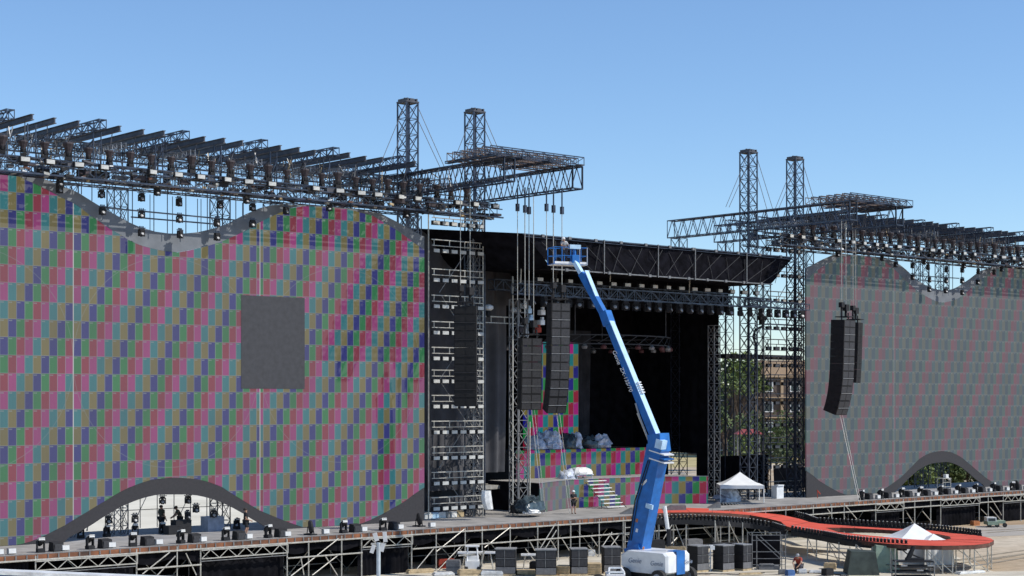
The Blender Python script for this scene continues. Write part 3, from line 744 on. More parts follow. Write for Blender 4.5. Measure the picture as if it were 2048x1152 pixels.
# open scaffold towers and cross bars left of the lift and behind the runway
for x0, x1 in ((1240, 1268), (1424, 1458)):
    u0, u1 = UX(x0), UX(x1); b = MB()
    for uu in (u0, u1): b.bar((uu, VF - .5, 0), (uu, VF - .5, DZ - .4), .04)
    for zz in (.5, 1.0, 1.5, 2.0): b.bar((u0, VF - .5, zz), (u1, VF - .5, zz), .035)
    b.bar((u0, VF - .5, .5), (u0, VF - .1, .5), .03); b.bar((u1, VF - .5, 2.0), (u1, VF - .1, 2.0), .03)
    b.build('access_ladder', 'galv', st)

# ------------------------------------------------------------------ stage roof and drapes
rf = thing('stage_roof', 'wide black clad stage roof with sloping mesh fascia and pipe frame', 'roof', (92.2, 97, 20))
RU0, RU1 = 77.7, 106.8
def RFp(u, f):   # point on the sloping fascia, f=0 at the top edge
    c = UC2 / 2; return V((c + (u - c) * (1 - .18 * f), 88.0 + .05 * f, 22.85 - 2.3 * f))
g = []
for k in range(9):
    g.append([RFp(RU0 + (RU1 - RU0) * i / 60, k / 8) + V((0, .06 * math.sin(i * .9 + k) + .05 * math.sin(i * 2.3 - k * 1.3), 0)) for i in range(61)])
b = MB(); b.sheet(g[::-1]); b.build('fascia_cloth', 'cloth_roof', rf, smooth=True)
b = MB(); b.add([(74.4, 96.2, 23.7), (RU0, 88.1, 22.95), (RU1, 88.1, 22.95), (110, 96.2, 23.3), (110, 108, 23.3), (74.4, 108, 23.7)], [(0, 1, 2, 3, 4, 5)])
b.add([RFp(RU0, .99), RFp(RU1, .99), (RU1, 96.2, 20.9), (RU0, 96.2, 20.9)], [(0, 1, 2, 3)]); b.build('roof_skin', 'cloth_roof', rf)
b = MB(); b.add([RFp(RU1, 0), RFp(RU1, 1), (RU1 + .5, 96.2, 20.9), (110, 96.2, 23.3)], [(0, 1, 2, 3)]); b.add([RFp(RU0, 0), RFp(RU0, 1), (RU0, 96.2, 20.9), (74.4, 96.2, 23.7)], [(3, 2, 1, 0)]); b.build('side_cloth', 'cloth_roof', rf)
for f, r_, mm in ((-.01, .06, 'alu'), (.06, .03, 'alu'), (1.0, .06, 'galv_dull')):
    b = MB(); b.bar(RFp(RU0 - .3, f) + V((0, -.12, 0)), RFp(RU1 + .1, f) + V((0, -.12, 0)), r_); b.build('edge_pipe', mm, rf)
for x in (1205, 1313, 1387, 1490):
    u = PV(x, 0, 88).x; b = MB(); b.bar((u, 87.82, 22.95), (u, 87.82, 20.45), .05); b.build('strut_pipe', 'galv_dull', rf)
for i in range(13):
    u = RU0 + .6 + i * 2.25
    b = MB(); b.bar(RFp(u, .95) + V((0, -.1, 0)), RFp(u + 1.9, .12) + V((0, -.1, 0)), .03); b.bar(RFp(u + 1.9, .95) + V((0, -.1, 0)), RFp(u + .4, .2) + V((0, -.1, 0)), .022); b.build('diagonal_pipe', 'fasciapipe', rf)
for i in range(11):
    u = RU0 + 1.5 + i * 2.6
    for f in (0, 1):
        b = MB(); b.box(RFp(u, f) + V((0, -.16, 0)), (.24, .14, .2)); b.build('pipe_clamp', 'galv_dull', rf)
# trusses under the roof
for v, z in ((90.9, 19.25), (93.5, 19.7)):
    b = MB(); b.truss((RU0 + 1.5, v, z), (RU1 - .1 if v < 92 else 105, v, z), .7, .75, 30, .055, .035); b.build('lamp_truss', 'alu', rf)
b = MB(); b.truss((104.6, 90.9, 19.25), (112.3, 90.9, 19.1), .6, .5, 9, .05, .03); b.build('side_lamp_truss', 'alu', rf)
for u in (79.5, 88.5, 97.3, 105.5):
    b = MB(); b.bar((u, 90.6, 19.6), (u, 90.5, 21), .05); b.build('truss_hanger', 'galv', rf)
rnd = random.Random(11)
for i in range(17):
    u = 81.2 + i * 1.5
    place(STRO, (u, 90.35, 20.0), rnd.uniform(-.2, .2), 'pale faced strobe light on the lamp truss under the stage roof', 'stage light', 'strobe lights under the stage roof')
for i in range(21):
    u = 80.6 + i * 1.2
    place(HANG, (u, 90.6, 18.85), rnd.uniform(-.8, .8), 'moving light hung from the lamp truss under the stage roof', 'stage light', 'moving lights under the stage roof', 1.25)
for i in range(6):
    place(HANG, (106 + i * 1.05, 90.6, 18.85), rnd.uniform(-.5, .5), 'moving light on the short truss right of the stage roof', 'stage light', 'moving lights right of the roof', 1.2)

def drape(name, lab, p0, p1, z0, z1, m='cloth_black', folds=1.0, amp=.12, ny=10, sag=None, seed=0):
    p0 = V((*p0, 0)); p1 = V((*p1, 0)); L = (p1 - p0).length; d = (p1 - p0) / L; nrm = V((d.y, -d.x, 0)); n = max(8, int(L * 7))
    rr = random.Random(seed); ph = [rr.uniform(0, 6.28) for _ in range(4)]; g = []
    for j in range(ny + 1):
        f = j / ny; row = []
        for i in range(n + 1):
            s = L * i / n
            o = amp * (math.sin(s * 3.1 * folds + ph[0] + .4 * math.sin(f * 3 + ph[3])) * .6 + math.sin(s * 7.3 * folds + ph[1] + f) * .3 + math.sin(s * 1.1 + ph[2] + f * 2) * .5) * (1.15 - .5 * f)
            zt = z1 if not sag else sag(s / L, z1)
            row.append(p0 + d * s + nrm * o + V((0, 0, z0 + (zt - z0) * f)))
        g.append(row)
    b = MB(); b.sheet(g); o = b.build(name, m, smooth=True)
    return tag(o, lab, 'stage drape')
drape('side_drape', 'charcoal fabric wall behind the lamp ladder, left of the stage', (74.6, 96.1), (79.6, 96.1), DZ + .3, 23.6, 'cloth_dark', .6, .34, 24, None, 1)
drape('side_drape', 'charcoal fabric high beside the roof edge above the pleated drape', (79.65, 96.0), (84.2, 96.0), 18.4, 23.6, 'cloth_dark', .6, .4, 14, None, 2)
drape('pleated_drape', 'tall dark pleated drape hanging left of the coloured column', (79.7, 96.6), (83.3, 96.6), 5.7, 18.5, 'cloth_dark', .9, .46, 16, None, 3)
drape('back_drape', 'black drape closing the back of the stage', (74, 106.5), (109, 106.5), DZ + .1, 23, 'cloth_black', .7, .1, 6, None, 4)
drape('wing_drape', 'black drape along the right side inside the stage, rear length', (RU1 + .12, 101.9), (RU1 + .12, 106.5), DZ + .05, 20.8, 'cloth_black', .7, .12, 6, None, 5)
drape('wing_drape', 'black drape along the right side inside the stage, front length', (RU1 + .12, 96.0), (RU1 + .12, 98.6), DZ + .05, 20.8, 'cloth_black', .7, .1, 6, None, 6)
drape('wing_drape', 'black drape above the bright gap at the right of the stage', (RU1, 98.35), (RU1, 102.15), 6.6, 20.8, 'cloth_black', .7, .1, 6, None, 7)
drape('valance_drape', 'black valance hanging behind the lamp truss under the roof', (82, 94.6), (106.6, 94.6), 18.6, 21, 'cloth_black', .7, .1, 5, None, 8)
drape('stage_curtain', 'grey black curtain hanging right of the coloured column', (94.3, 101.5), (97.0, 101.5), 7.4, 17, 'cloth_mid', 1.1, .2, 8, None, 9)
drape('low_drape', 'short black cloth with swags at the foot of the lamp ladder', (74.6, 94.95), (78.4, 94.95), 4.6, 6.5, 'cloth_dark', 1.2, .14, 6, lambda f, z: z - .25 * abs(math.sin(f * 9)), 10)
drape('low_drape', 'flat charcoal cloth on the deck under the lamp ladder', (74.6, 94.9), (78.7, 94.9), DZ + .05, 4.2, 'cloth_dark', .6, .08, 6, None, 12)
drape('dark_drape', 'black backing hung from the left roof edge to the coloured column', (80, 104), (89, 104), DZ + .1, 20.7, 'cloth_black', .7, .1, 6, None, 13)
# white panel rims, platform in the gap below the pleated drape
t = thing('side_platform', 'grey railed platform under the pleated drape', 'platform', (82, 97.5, DZ))
b = MB(); b.box((82, 98, 4.55), (3.6, 2.4, .3)); b.build('platform_top', 'galv', t)
for u in (80.4, 82, 83.6):
    b = MB(); b.bar((u, 96.9, DZ), (u, 96.9, 4.4), .07); b.build('leg', 'galv_dull', t)
# lamp ladders
def ladder(u0, u1, v, zs, nl, lab, m_side, z_top, tower=True):
    t = thing('lamp_ladder', lab, 'lamp ladder', ((u0 + u1) / 2, v, DZ))
    for u in (u0, u1):
        b = MB(); b.bar((u, v, DZ), (u, v, z_top), .05, 6); b.build('upright', 'galv', t)
    b = MB()
    if tower: b.xtower((u1 - .4, v + .55, DZ), (u1 - .4, v + .55, z_top - .5), .6, 24, .035, .02); b.build('ladder_tower', 'galv_dull', t)
    for z in zs:
        b = MB(); b.bar((u0 + .2, v - .1, z), (u1 - .1, v - .1, z), .045, 5); b.bar((u0 + .2, v - .15, z - .42), (u1 - .1, v - .15, z - .42), .035, 5)
        for i in range(4): b.bar((u0 + .4 + i * (u1 - u0 - .8) / 3, v - .12, z), (u0 + .4 + i * (u1 - u0 - .8) / 3, v - .12, z - .42), .03)
        b.build('lamp_rung', 'galv', t)
    for i in range(6):
        za = DZ + .5 + i * 3.1; b = MB(); s = 1 if i % 2 else -1
        b.bar(((u0 + u1) / 2 - s * 1.3, v + .3, za), ((u0 + u1) / 2 + s * 1.1, v + .3, za + 2.9), .03); b.build('brace', 'galv_dull', t)
    rr = random.Random(int(u0))
    for z in zs:
        for i in range(nl):
            u = u0 + .55 + i * (u1 - u0 - .95) / (nl - 1)
            place(STRO, (u, v - .2, z - .78), rr.uniform(-.1, .1), 'white faced lamp on the ladder of rungs ' + m_side, 'stage light', 'lamps on the ladder ' + m_side)
    return t
zs = [PV(915, y, 92.1).z for y in (428, 483, 541, 593, 645, 696, 741, 791, 842, 893, 943, 993)]
ladder(PV(857, 0, 92.1).x, PV(966, 0, 92.1).x, 92.1, zs, 6, 'tall rack of lamp rungs between the coloured screen and the pleated drape', 'left of the stage', 25)
zs = [PV(1575, y, 95).z for y in (485, 535, 585, 640, 680, 714, 750, 788, 832, 875, 915, 962)]
ladder(111.5, 116.6, 95.0, zs, 5, 'tall rack of lamp rungs at the left edge of the washed out screen', 'right of the stage', 21, False)
# cross bar truss with follow spots left of the pleated drape
for (xa, ya, xb, yb, v, lab) in ((955, 632, 1035, 640, 93.0, 'short twin pipe bar with white lamp heads left of the stage'), (1525, 648, 1612, 640, 93, 'curved pipe arm with a lamp at its tip by the washed out screen')):
    p, q = PV(xa, ya, v), PV(xb, yb, v); q.z = p.z
    t = thing('pipe_bar', lab, 'pipe', (p + q) / 2)
    b = MB(); b.bar(p, q, .06); b.bar(p - V((0, 0, .45)), q - V((0, 0, .45)), .05)
    for i in range(4): b.bar(p.lerp(q, i / 3), p.lerp(q, i / 3) - V((0, 0, .45)), .04)
    b.build('bar_frame', 'galv' if xa < 1000 else 'alu', t)
    if xa > 1000:
        b = MB(); b.path([p + V((0, 0, -.2)), p + V((-.9, 0, -.5)), p + V((-1.2, 0, -1.1)), p + V((-.9, 0, -1.7)), p + V((-1.0, 0, -6)), V((p.x - 1.0, p.y, DZ))], .1, 6); b.build('goose_neck_pipe', 'black', t)
        b = MB(); b.box(p + V((-.2, -.1, .5)), (.8, .4, .35)); b.box(p + V((-.1, 0, .15)), (.4, .3, .4)); b.build('lamp_head', 'black', t)
def dome(p, lab, grp):
    t = thing('follow_spot', lab, 'stage light', p, grp)
    b = MB(); b.lathe(p, [(.2, 0), (.38, .12), (.36, .32), (.15, .44)], 10); b.build('rain_cap', 'white', t)
    b = MB(); b.lathe(p + V((0, 0, -.5)), [(.12, 0), (.2, .2), (.18, .5)], 8); b.build('lamp_body', 'black', t)
dome(PV(977, 621, 92.9), 'white capped lamp standing on the left half of the twin pipe bar', None)
dome(PV(1032, 626, 92.9), 'white capped lamp standing at the right end of the twin pipe bar', None)
# truss tower left of the coloured column
t = thing('truss_tower', 'silver lattice tower standing on deck in front of the coloured column', 'truss tower', PV(1037, 1024, 92))
p = PV(1037, 1024, 92); b = MB(); b.truss(V((p.x, 92, DZ)), V((p.x, 92, 18.6)), .95, .95, 16, .055, .035, up=V((0, 1, 0))); b.build('lattice', 'galv_dull', t)
b = MB(); b.bar((p.x + .75, 91.6, DZ), (p.x + .75, 91.6, 9.6), .06); b.build('pole', 'galv', t)
b = MB(); b.bar((p.x - 1.0, 91.5, DZ), (p.x - 1.0, 91.5, 20.2), .06); b.build('tall_pole', 'galv', t)
# cabling and coloured bundles on top of it
for i, (x, y, mm) in enumerate(((1048, 612, 'plastic_w'), (1056, 622, 'bluelight'), (1060, 640, 'bluelight'), (1075, 660, 'shirt_r'), (1083, 625, 'plastic_w'), (1082, 645, 'plastic_w'), (1040, 660, 'hood'), (1050, 668, 'seam'))):
    pp = PV(x, y, 92.2); b = MB(); b.box(pp, (.42, .4, .36)); b.box(pp + V((.1, 0, .25)), (.2, .2, .3))
    tag(b.build('cable_box', mm), ['pale small box at the top of the truss tower', 'light blue box near the top of the truss tower', 'light blue box below another near the truss tower top', 'dark red bundle between the two middle speaker arrays', 'white box beside the truss tower top', 'white lower box beside the truss tower top', 'brown box low beside the truss tower top', 'grey box lowest beside the truss tower top'][i], 'box')

# ------------------------------------------------------------------ coloured LED blocks on the stage
led_stage = led('led_test_pattern_stage', .56, 1.0, (0.022, 0.022, 0.025), .85, z0=-.02, line=0.2, sat=1.12)
led_stage2 = led('led_test_pattern_riser', .56, 1.0, (0.035, 0.035, 0.038), .8, z0=-.4, line=0.2, sat=1.05)
t = thing('led_column', 'tall narrow column of coloured test pattern tiles behind the speaker arrays', 'LED screen', (91.4, 100, 7.2))
b = MB(); n = 10; b.slab([88.3, 94.1], [7.0] * 2, [15.9] * 2, 100, .3); b.build('picture_panel', [led_stage], t)
b = MB(); b.box((91.2, 100.5, 11.4), (5.4, .35, 8.8)); b.build('frame', 'black', t)
def curved_wall(pts, z0, z1, m, name, t, th=.25, back=True):
    b = MB(); s = 0; P = []; uv = []
    for i, p in enumerate(pts):
        if i: s += (V(p) - V(pts[i - 1])).length
        for z in (z0, z1): P.append((p[0], p[1], z)); uv.append((s, z))
        for z in (z0, z1): P.append((p[0], p[1] + th, z)); uv.append((s, z))
    fs = []
    for i in range(len(pts) - 1):
        a = 4 * i; c = 4 * i + 4
        fs += [(a, c, c + 1, a + 1), (a + 2, a + 3, c + 3, c + 2), (a + 1, c + 1, c + 3, a + 3)]
    e = 4 * len(pts) - 4
    fs += [(0, 1, 3, 2), (e, e + 2, e + 3, e + 1)]
    b.add(P, fs, uv); return b.build(name, m, t)
t = thing('upper_riser', 'upper stage riser faced with coloured test pattern tiles', 'riser', (93, 98, 5))
curved_wall([(85.8, 98), (101.4, 98)], 5.02, 7.22, [led_stage], 'led_face', t)
b = MB(); b.box((93.6, 100.6, 7.1), (15.6, 4.6, .2)); b.build('riser_top', 'black', t)
b = MB(); b.box((93.6, 100.6, 4.9), (15.4, 4.5, 4.1)); b.build('riser_body', 'black', t)
pts = [(82.9, 92.2)]
for i in range(1, 8): f = i / 8; pts.append((82.9 + 6.4 * f, 92.2 + 2.4 * math.sin(f * math.pi / 2)))
pts += [(89.3 + i * 1.0, 94.6 + .12 * math.sin(i)) for i in range(0, 7)]
for i in range(1, 8): f = i / 8; pts.append((95.3 + 5.1 * f, 94.6 - 3.0 * (1 - math.cos(f * math.pi / 2))))
pts.append((100.5, 91.5))
t = thing('lower_riser', 'lower curved stage riser faced with test pattern tiles, its left end painted pale as at a grazing view', 'riser', (92, 94, DZ))
led_stage3 = led('led_test_pattern_grazing', .56, 1.0, (0.085, 0.085, 0.09), .34, z0=-.4, line=0.2)  # greyer tiles put the wash-out of a grazing view into the colour
curved_wall(pts[:8], DZ + .02, 5.0, [led_stage3], 'grazing_led_face', t); curved_wall(pts[7:], DZ + .02, 5.0, [led_stage2], 'led_face', t)
top = [(p[0], p[1] + .02, 5.01) for p in pts] + [(100.6, 98.2, 5.01), (82.9, 98.2, 5.01)]
b = MB(); b.add(top, [tuple(range(len(top)))]); o = b.build('riser_top', 'deck', t)
b = MB(); b.add([(82.85, 92.3, DZ), (82.85, 98.2, DZ), (82.85, 98.2, 4.95), (82.85, 92.3, 4.95)], [(0, 1, 2, 3)]); b.build('end_cloth', 'cloth_black', t)
b = MB()
for a, c in zip(pts, pts[1:]): b.bar((a[0], a[1] - .02, 5.03), (c[0], c[1] - .02, 5.03), .04)
b.build('edge_trim', 'seam', t)
t = thing('stage_stair', 'flight of pale floating treads in front of the lower riser', 'stair', (91, 93, DZ))
for i in range(8):
    z = 5.0 - (i + .5) * .275; v = 94.3 - i * .3
    b = MB(); b.box((90.6, v, z), (2.1, .3, .06)); b.build('tread', 'plastic_w', t)
for u in (89.6, 91.6):
    b = MB(); b.bar((u, 94.4, 4.75), (u, 91.9, DZ + .05), .025); b.build('stringer', 'black', t)
    b = MB(); b.bar((u, 92.6, DZ), (u, 92.6, 3.4), .05); b.build('leg', 'galv_dull', t)
# hanging ring of lamps
t = thing('lamp_ring', 'dark hanging ring truss of red and white lamps deep inside the stage', 'lamp ring', (93, 98, 16))
b = MB()
for k in range(36):
    a0, a1 = 2 * math.pi * k / 36, 2 * math.pi * (k + 1) / 36
    for rr, z in ((7.5, 15.6), (7.5, 16.3), (6.9, 15.6), (6.9, 16.3)):
        b.bar((94 + rr * math.cos(a0), 98.6 + rr * .75 * math.sin(a0), z), (94 + rr * math.cos(a1), 98.6 + rr * .75 * math.sin(a1), z), .05)
    b.bar((94 + 7.5 * math.cos(a0), 98.6 + 5.6 * math.sin(a0), 15.6), (94 + 7.5 * math.cos(a1), 98.6 + 5.6 * math.sin(a1), 16.3), .03)
b.build('ring_truss', 'fasciapipe', t)
for k in range(28):
    a0 = 2 * math.pi * k / 28; b = MB(); b.lathe((94 + 7.5 * math.cos(a0), 98.6 + 5.6 * math.sin(a0), 15.2), [(.2, 0), (.24, .2), (.1, .36)], 8); b.build('ring_lamp', 'redlamp' if k % 2 else 'galv_dull', t)
for k in range(4):
    a0 = math.pi / 4 + k * math.pi / 2; b = MB(); x, y = 94 + 7.2 * math.cos(a0), 98.6 + 5.3 * math.sin(a0); b.bar((x, y, 16.3), (x, y, 20.8), .03); b.build('hanger', 'beam', t)
# covered gear
def blobs(lst):
    for i, (x, y, v, size, mm, lab) in enumerate(lst):
        p = PV(x, y, v); b = MB(); b.blob(p, (size[0], size[1], size[2] * .88), .26, 8, i + 3, .2); tag(b.build('covered_gear', mm, smooth=(i % 2 == 0)), lab, 'plastic cover')
blobs([(1072, 898, 98.8, (1.6, 1.6, 1.3), 'plastic', 'pale blue plastic covered gear at the left end of the upper riser'),
 (1100, 898, 98.8, (2.0, 1.6, 1.5), 'plastic', 'pale blue plastic covered gear second from left on the upper riser'),
 (1135, 897, 98.8, (1.8, 1.6, 1.25), 'plastic_d', 'dark glossy covered gear in the middle of the upper riser'),
 (1150, 897, 98.8, (1.0, 1.2, 1.35), 'plastic', 'narrow upright plastic cover right of the dark covered gear'),
 (1177, 896, 99.2, (2.0, 1.6, 1.05), 'plastic_d', 'dark covered gear low on the upper riser before the grey black curtain'),
 (1203, 895, 98.8, (1.9, 1.4, 1.1), 'plastic', 'pale plastic sheet over gear at the right end of the row'),
 (1134, 963, 96.2, (1.6, 1.2, 1.0), 'plastic', 'blue grey plastic cover beside the white covered table'),
 (1455, 1006, 92.5, (2.4, 1.8, 1.3), 'plastic', 'large crumpled grey plastic bundle under the white canopy'),
 (1060, 1024, 89.8, (2.3, 1.6, 1.2), 'plastic_d', 'heap of dark plastic wrapped cables by the truss tower'),
 (1063, 1027, 89.2, (1.4, .9, .35), 'plastic_w', 'flat white plastic sheet on deck before the dark heap'),
 (1040, 1026, 90.6, (1.3, 1.3, 1.0), 'black', 'black covered gear at the foot of the truss tower')])
t = thing('covered_table', 'white plastic sheet draped over a table on the lower riser', 'table', PV(1160, 963, 96.2))
p = PV(1160, 962, 96.2); b = MB(); b.blob(p + V((0, 0, .55)), (2.2, 1.5, .55), .08, 5, 21); b.build('plastic_sheet', 'plastic_w', t)
b = MB()
for a in (-.8, .8):
    for c in (-.5, .5): b.bar(p + V((a, c, 0)), p + V((a, c, .6)), .05)
b.box(p + V((0, 0, .5)), (1.9, 1.2, .08)); b.build('table_frame', 'plastic', t)
# hanging white cloth bag at the foot of the ladder
p = PV(972, 1019, 91.0); b = MB()
g = []
for j in range(7):
    f = j / 6; wd = .34 + .12 * math.sin(f * 3); off = .25 * (1 - f) * (1 - f)
    g.append([p + V((off + wd * math.cos(a), .3 * math.sin(a), 1.35 * f)) for a in [k * 2 * math.pi / 8 for k in range(9)]])
b.sheet(g); tag(b.build('cloth_bag', 'plastic_w'), 'white cloth bag hanging at the foot of the lamp ladder', 'bag')
# loose clutter along the deck at the foot of the ladder
rnd = random.Random(8)
cl = [('white flight case lid at the left of the low grey cloth', 'plastic_w', 855), ('pale blue cable reel on deck under the lamp ladder', 'bluelight', 868), ('white coil of cable on deck under the lamp ladder', 'white', 882), ('grey case on deck below the ladder middle', 'seam', 893), ('white case on deck below the ladder middle', 'plastic_w', 905), ('tan case at the right of the ladder clutter', 'wood', 918)]
for lab, mm, x in cl:
    p = PV(x, 1033, 93); p.z = DZ; b = MB(); b.obox(p + V((0, 0, .17)), (.6, .4, .34), rnd.uniform(-.4, .4)); b.obox(p + V((.03, 0, .38)), (.5, .3, .07), rnd.uniform(-.4, .4)); tag(b.build('equipment_case', mm), lab, 'case')

# ------------------------------------------------------------------ boom lift
def frame3(d, n):
    d = V(d).normalized(); n = V(n).normalized(); t = n.cross(d).normalized(); n = d.cross(t).normalized(); return d, n, t
def lettering(name, body, size, loc, xdir, updir, parent, m, ext=.006):
    cu = bpy.data.curves.new(name, 'FONT'); cu.body = body; cu.size = size; cu.extrude = ext; cu.align_x = 'CENTER'; cu.align_y = 'CENTER'; cu.shear = .25
    to = bpy.data.objects.new(name, cu); COL.objects.link(to)
    dg = bpy.context.evaluated_depsgraph_get(); me = bpy.data.meshes.new_from_object(to.evaluated_get(dg))
    bpy.data.objects.remove(to); x = V(xdir).normalized(); u = V(updir).normalized(); z = x.cross(u)
    mt = Matrix((( x.x, u.x, z.x, 0), (x.y, u.y, z.y, 0), (x.z, u.z, z.z, 0), (0, 0, 0, 1)))
    me.transform(Matrix.Translation(V(loc) - WL[parent]) @ mt)
    me.materials.clear(); me.materials.append(M[m]); me.name = name
    o = bpy.data.objects.new(name, me); COL.objects.link(o); o.parent = parent; WL[o] = WL[parent]; return o
LH = (RV * -.74 + AV * .67).normalized(); LN = V((LH.y, -LH.x, 0)); LN = LN if LN.dot(AV) < 0 else -LN    # heading, and the side that faces the photographer
ZL = 101.0
base = PD(1312, 1164, ZL); base.z = 0
def onp(x, y):     # point of the boom's own vertical plane
    d = ray(x, y); o = V((0, 0, CZ)); k = (base - o).dot(LN) / d.dot(LN); return o + d * k
lift = thing('boom_lift', 'tall blue telescopic boom lift with white turntable, raised to the stage roof', 'boom lift', base)
def tbox(p, q, h, w, m, name, par, off=0.0, tap=1.0):
    d = (q - p).normalized(); nn = LN; t = nn.cross(d).normalized()     # t points in the plane, across the boom
    if t.dot(LH) > 0: t = -t                                             # toward the right of the picture
    b = MB(); pts = []
    for c, s_ in ((p, 1), (q, tap)):
        for a in (-h / 2 * s_, h / 2 * s_):
            for e in (-w / 2 * s_, w / 2 * s_): pts.append(c + t * (a + off) + nn * e)
    b.add(pts, [(0, 1, 3, 2), (4, 6, 7, 5), (0, 4, 5, 1), (2, 3, 7, 6), (0, 2, 6, 4), (1, 5, 7, 3)])
    return b.build(name, m, par)
P0, P1 = onp(1277, 1098), onp(1317, 892)
lb = tbox(P0, P1, 1.12, .9, 'blue', 'lower_boom', lift)
d = (P1 - P0).normalized(); tt = LN.cross(d).normalized(); tt = tt if tt.dot(LH) < 0 else -tt
tbox(onp(1262, 1104), onp(1290, 1094), .5, 1.2, 'blue', 'pivot_bracket', lift)
b = MB(); b.box(onp(1298, 965) + LN * .47, (.5, .03, .16), (d * .8 + tt * .6), LN, None); b.build('white_label', 'white', lb)
b = MB(); b.box(onp(1309, 1012) + LN * .5, (.5, .12, .28), tt, LN, d); b.build('collar', 'bluelight', lb)
b = MB(); b.bar(onp(1338, 1092), onp(1338, 1058), .16, 8); b.build('lift_cylinder', 'black', lift)
b = MB(); b.bar(onp(1336, 1062), onp(1329, 1012), .13, 8); b.build('cylinder_rod', 'white', lift)
for y in (905, 914, 921):
    b = MB(); b.box(onp(1323, y) + LN * .0, (1.2, .98, .07), tt, LN, d); b.build('wear_band', 'blue' if y == 914 else 'liftwhite', lb)
hd = tbox(onp(1320, 904), onp(1316, 868), .95, .95, 'blue', 'boom_head', lift)
b = MB(); b.box(onp(1328, 888) + LN * .3, (.5, .5, .55), tt, LN, d); b.build('head_cover', 'bluelight', hd)
Q0, Q1, Q2, Q3 = onp(1314, 880), onp(1217, 640), onp(1164, 547), onp(1150, 524)
ub = tbox(Q0, onp(1211, 628), .48, .5, 'blue', 'upper_boom', lift, 0, .86)
du = (onp(1211, 628) - Q0).normalized(); tu = LN.cross(du).normalized(); tu = tu if tu.dot(LH) < 0 else -tu
b = MB(); b.box((Q0 + onp(1211, 628)) / 2 + tu * .235, (.04, .46, (Q0 - onp(1211, 628)).length * .96), tu, LN, du); b.build('top_plate', 'bluelight', ub)  # pale strip paints in the sunlit top of the blue boom
tbox(onp(1219, 650), onp(1210, 624), .56, .58, 'blue', 'boom_collar', lift)
tbox(onp(1210, 632), Q2, .38, .4, 'blue', 'fly_boom', lift)
b = MB(); b.box((onp(1210, 632) + Q2) / 2 + tu * .2, (.04, .36, (onp(1210, 632) - Q2).length * .98), tu, LN, du); b.build('fly_sunlit_top', 'bluelight', lift)  # sunlit upper face of the fly boom, painted as a pale strip
tbox(onp(1166, 552), Q3, .26, .3, 'bluelight', 'jib', lift)
b = MB(); b.path([onp(1305, 862) + LN * .3 - tu * .3, onp(1294, 830) + LN * .3 - tu * .36, onp(1284, 802) + LN * .3 - tu * .3], .06, 6); b.build('hose_carrier', 'seam', lift)
b = MB(); b.bar(onp(1306, 880) - tu * .1 + LN * .3, onp(1291, 820) - tu * .42 + LN * .3, .07, 6); b.build('boom_cylinder', 'galv', lift)
for i in range(5):
    b = MB(); b.box(onp(1275 - 2 * i, 792 - 5 * i) + tu * .38, (.3, .3, .06), tu, LN, du); b.build('cable_guide', 'liftwhite', ub)
lettering('lettering', 'Genie', .4, onp(1239, 714) + LN * .262 - tu * .03, -du, tu, ub, 'liftwhite')
lettering('lettering', 'ZX-135/70', .38, onp(1258, 758) + LN * .262 - tu * .03, -du, tu, ub, 'liftwhite')
b = MB(); b.path([onp(1268, 1080) + LN * .5, onp(1280, 1000) + LN * .49, onp(1306, 920) + LN * .49], .035, 5); b.path([onp(1272, 1080) + LN * .5, onp(1285, 1000) + LN * .49, onp(1310, 920) + LN * .49], .03, 5); b.build('hose', 'black', lb)
for y, mm in ((1060, 'liftwhite'), (1040, 'shirt_o'), (985, 'liftwhite')):
    b = MB(); b.box(onp(1283, y) + LN * .462, (.16, .02, .22), tt, LN, d); b.build('decal', mm, lb)
# basket
bk = onp(1135, 530); X = RV * .93 + AV * .37; X.normalize(); Yd = V((-X.y, X.x, 0))
def BP(x, y, z): return bk + X * x + Yd * y + UP * z
bs = thing('x', 'x', 'x', bk); bpy.data.objects.remove(bs)
b = MB()
for yy in (-.5, .5):
    for z in (.02, .55, 1.08): b.bar(BP(-1.15, yy, z), BP(1.15, yy, z), .027)
    for x in (-1.15, -.6, 0, .6, 1.15): b.bar(BP(x, yy, 0), BP(x, yy, 1.08), .03)
for xx in (-1.15, 1.15):
    for z in (.02, .55, 1.08): b.bar(BP(xx, -.5, z), BP(xx, .5, z), .027)
bsk = b.build('basket_rail', 'blue', lift)
b = MB(); b.box(BP(0, 0, 0), (2.3, 1.0, .08), X, Yd); b.box(BP(-.5, -.52, .1), (1.2, .03, .14), X, Yd); b.box(BP(.85, -.52, .1), (.6, .03, .14), X, Yd); b.build('basket_floor', 'liftwhite', lift)
b = MB(); b.box(BP(.3, -.42, 1.12), (.75, .3, .26), X, Yd); b.build('control_box', 'bluelight', lift)
b = MB(); b.bar(BP(.3, -.4, .05), BP(.3, -.4, 1.0), .12, 6); b.box(BP(.3, -.5, .35), (.5, .35, .5), X, Yd); b.build('basket_mount', 'blue', lift)
for xx in (.6, 1.12):
    b = MB(); b.bar(BP(xx, -.53, 0), BP(xx, -.53, 1.08), .035); b.build('pale_post', 'seam', lift)
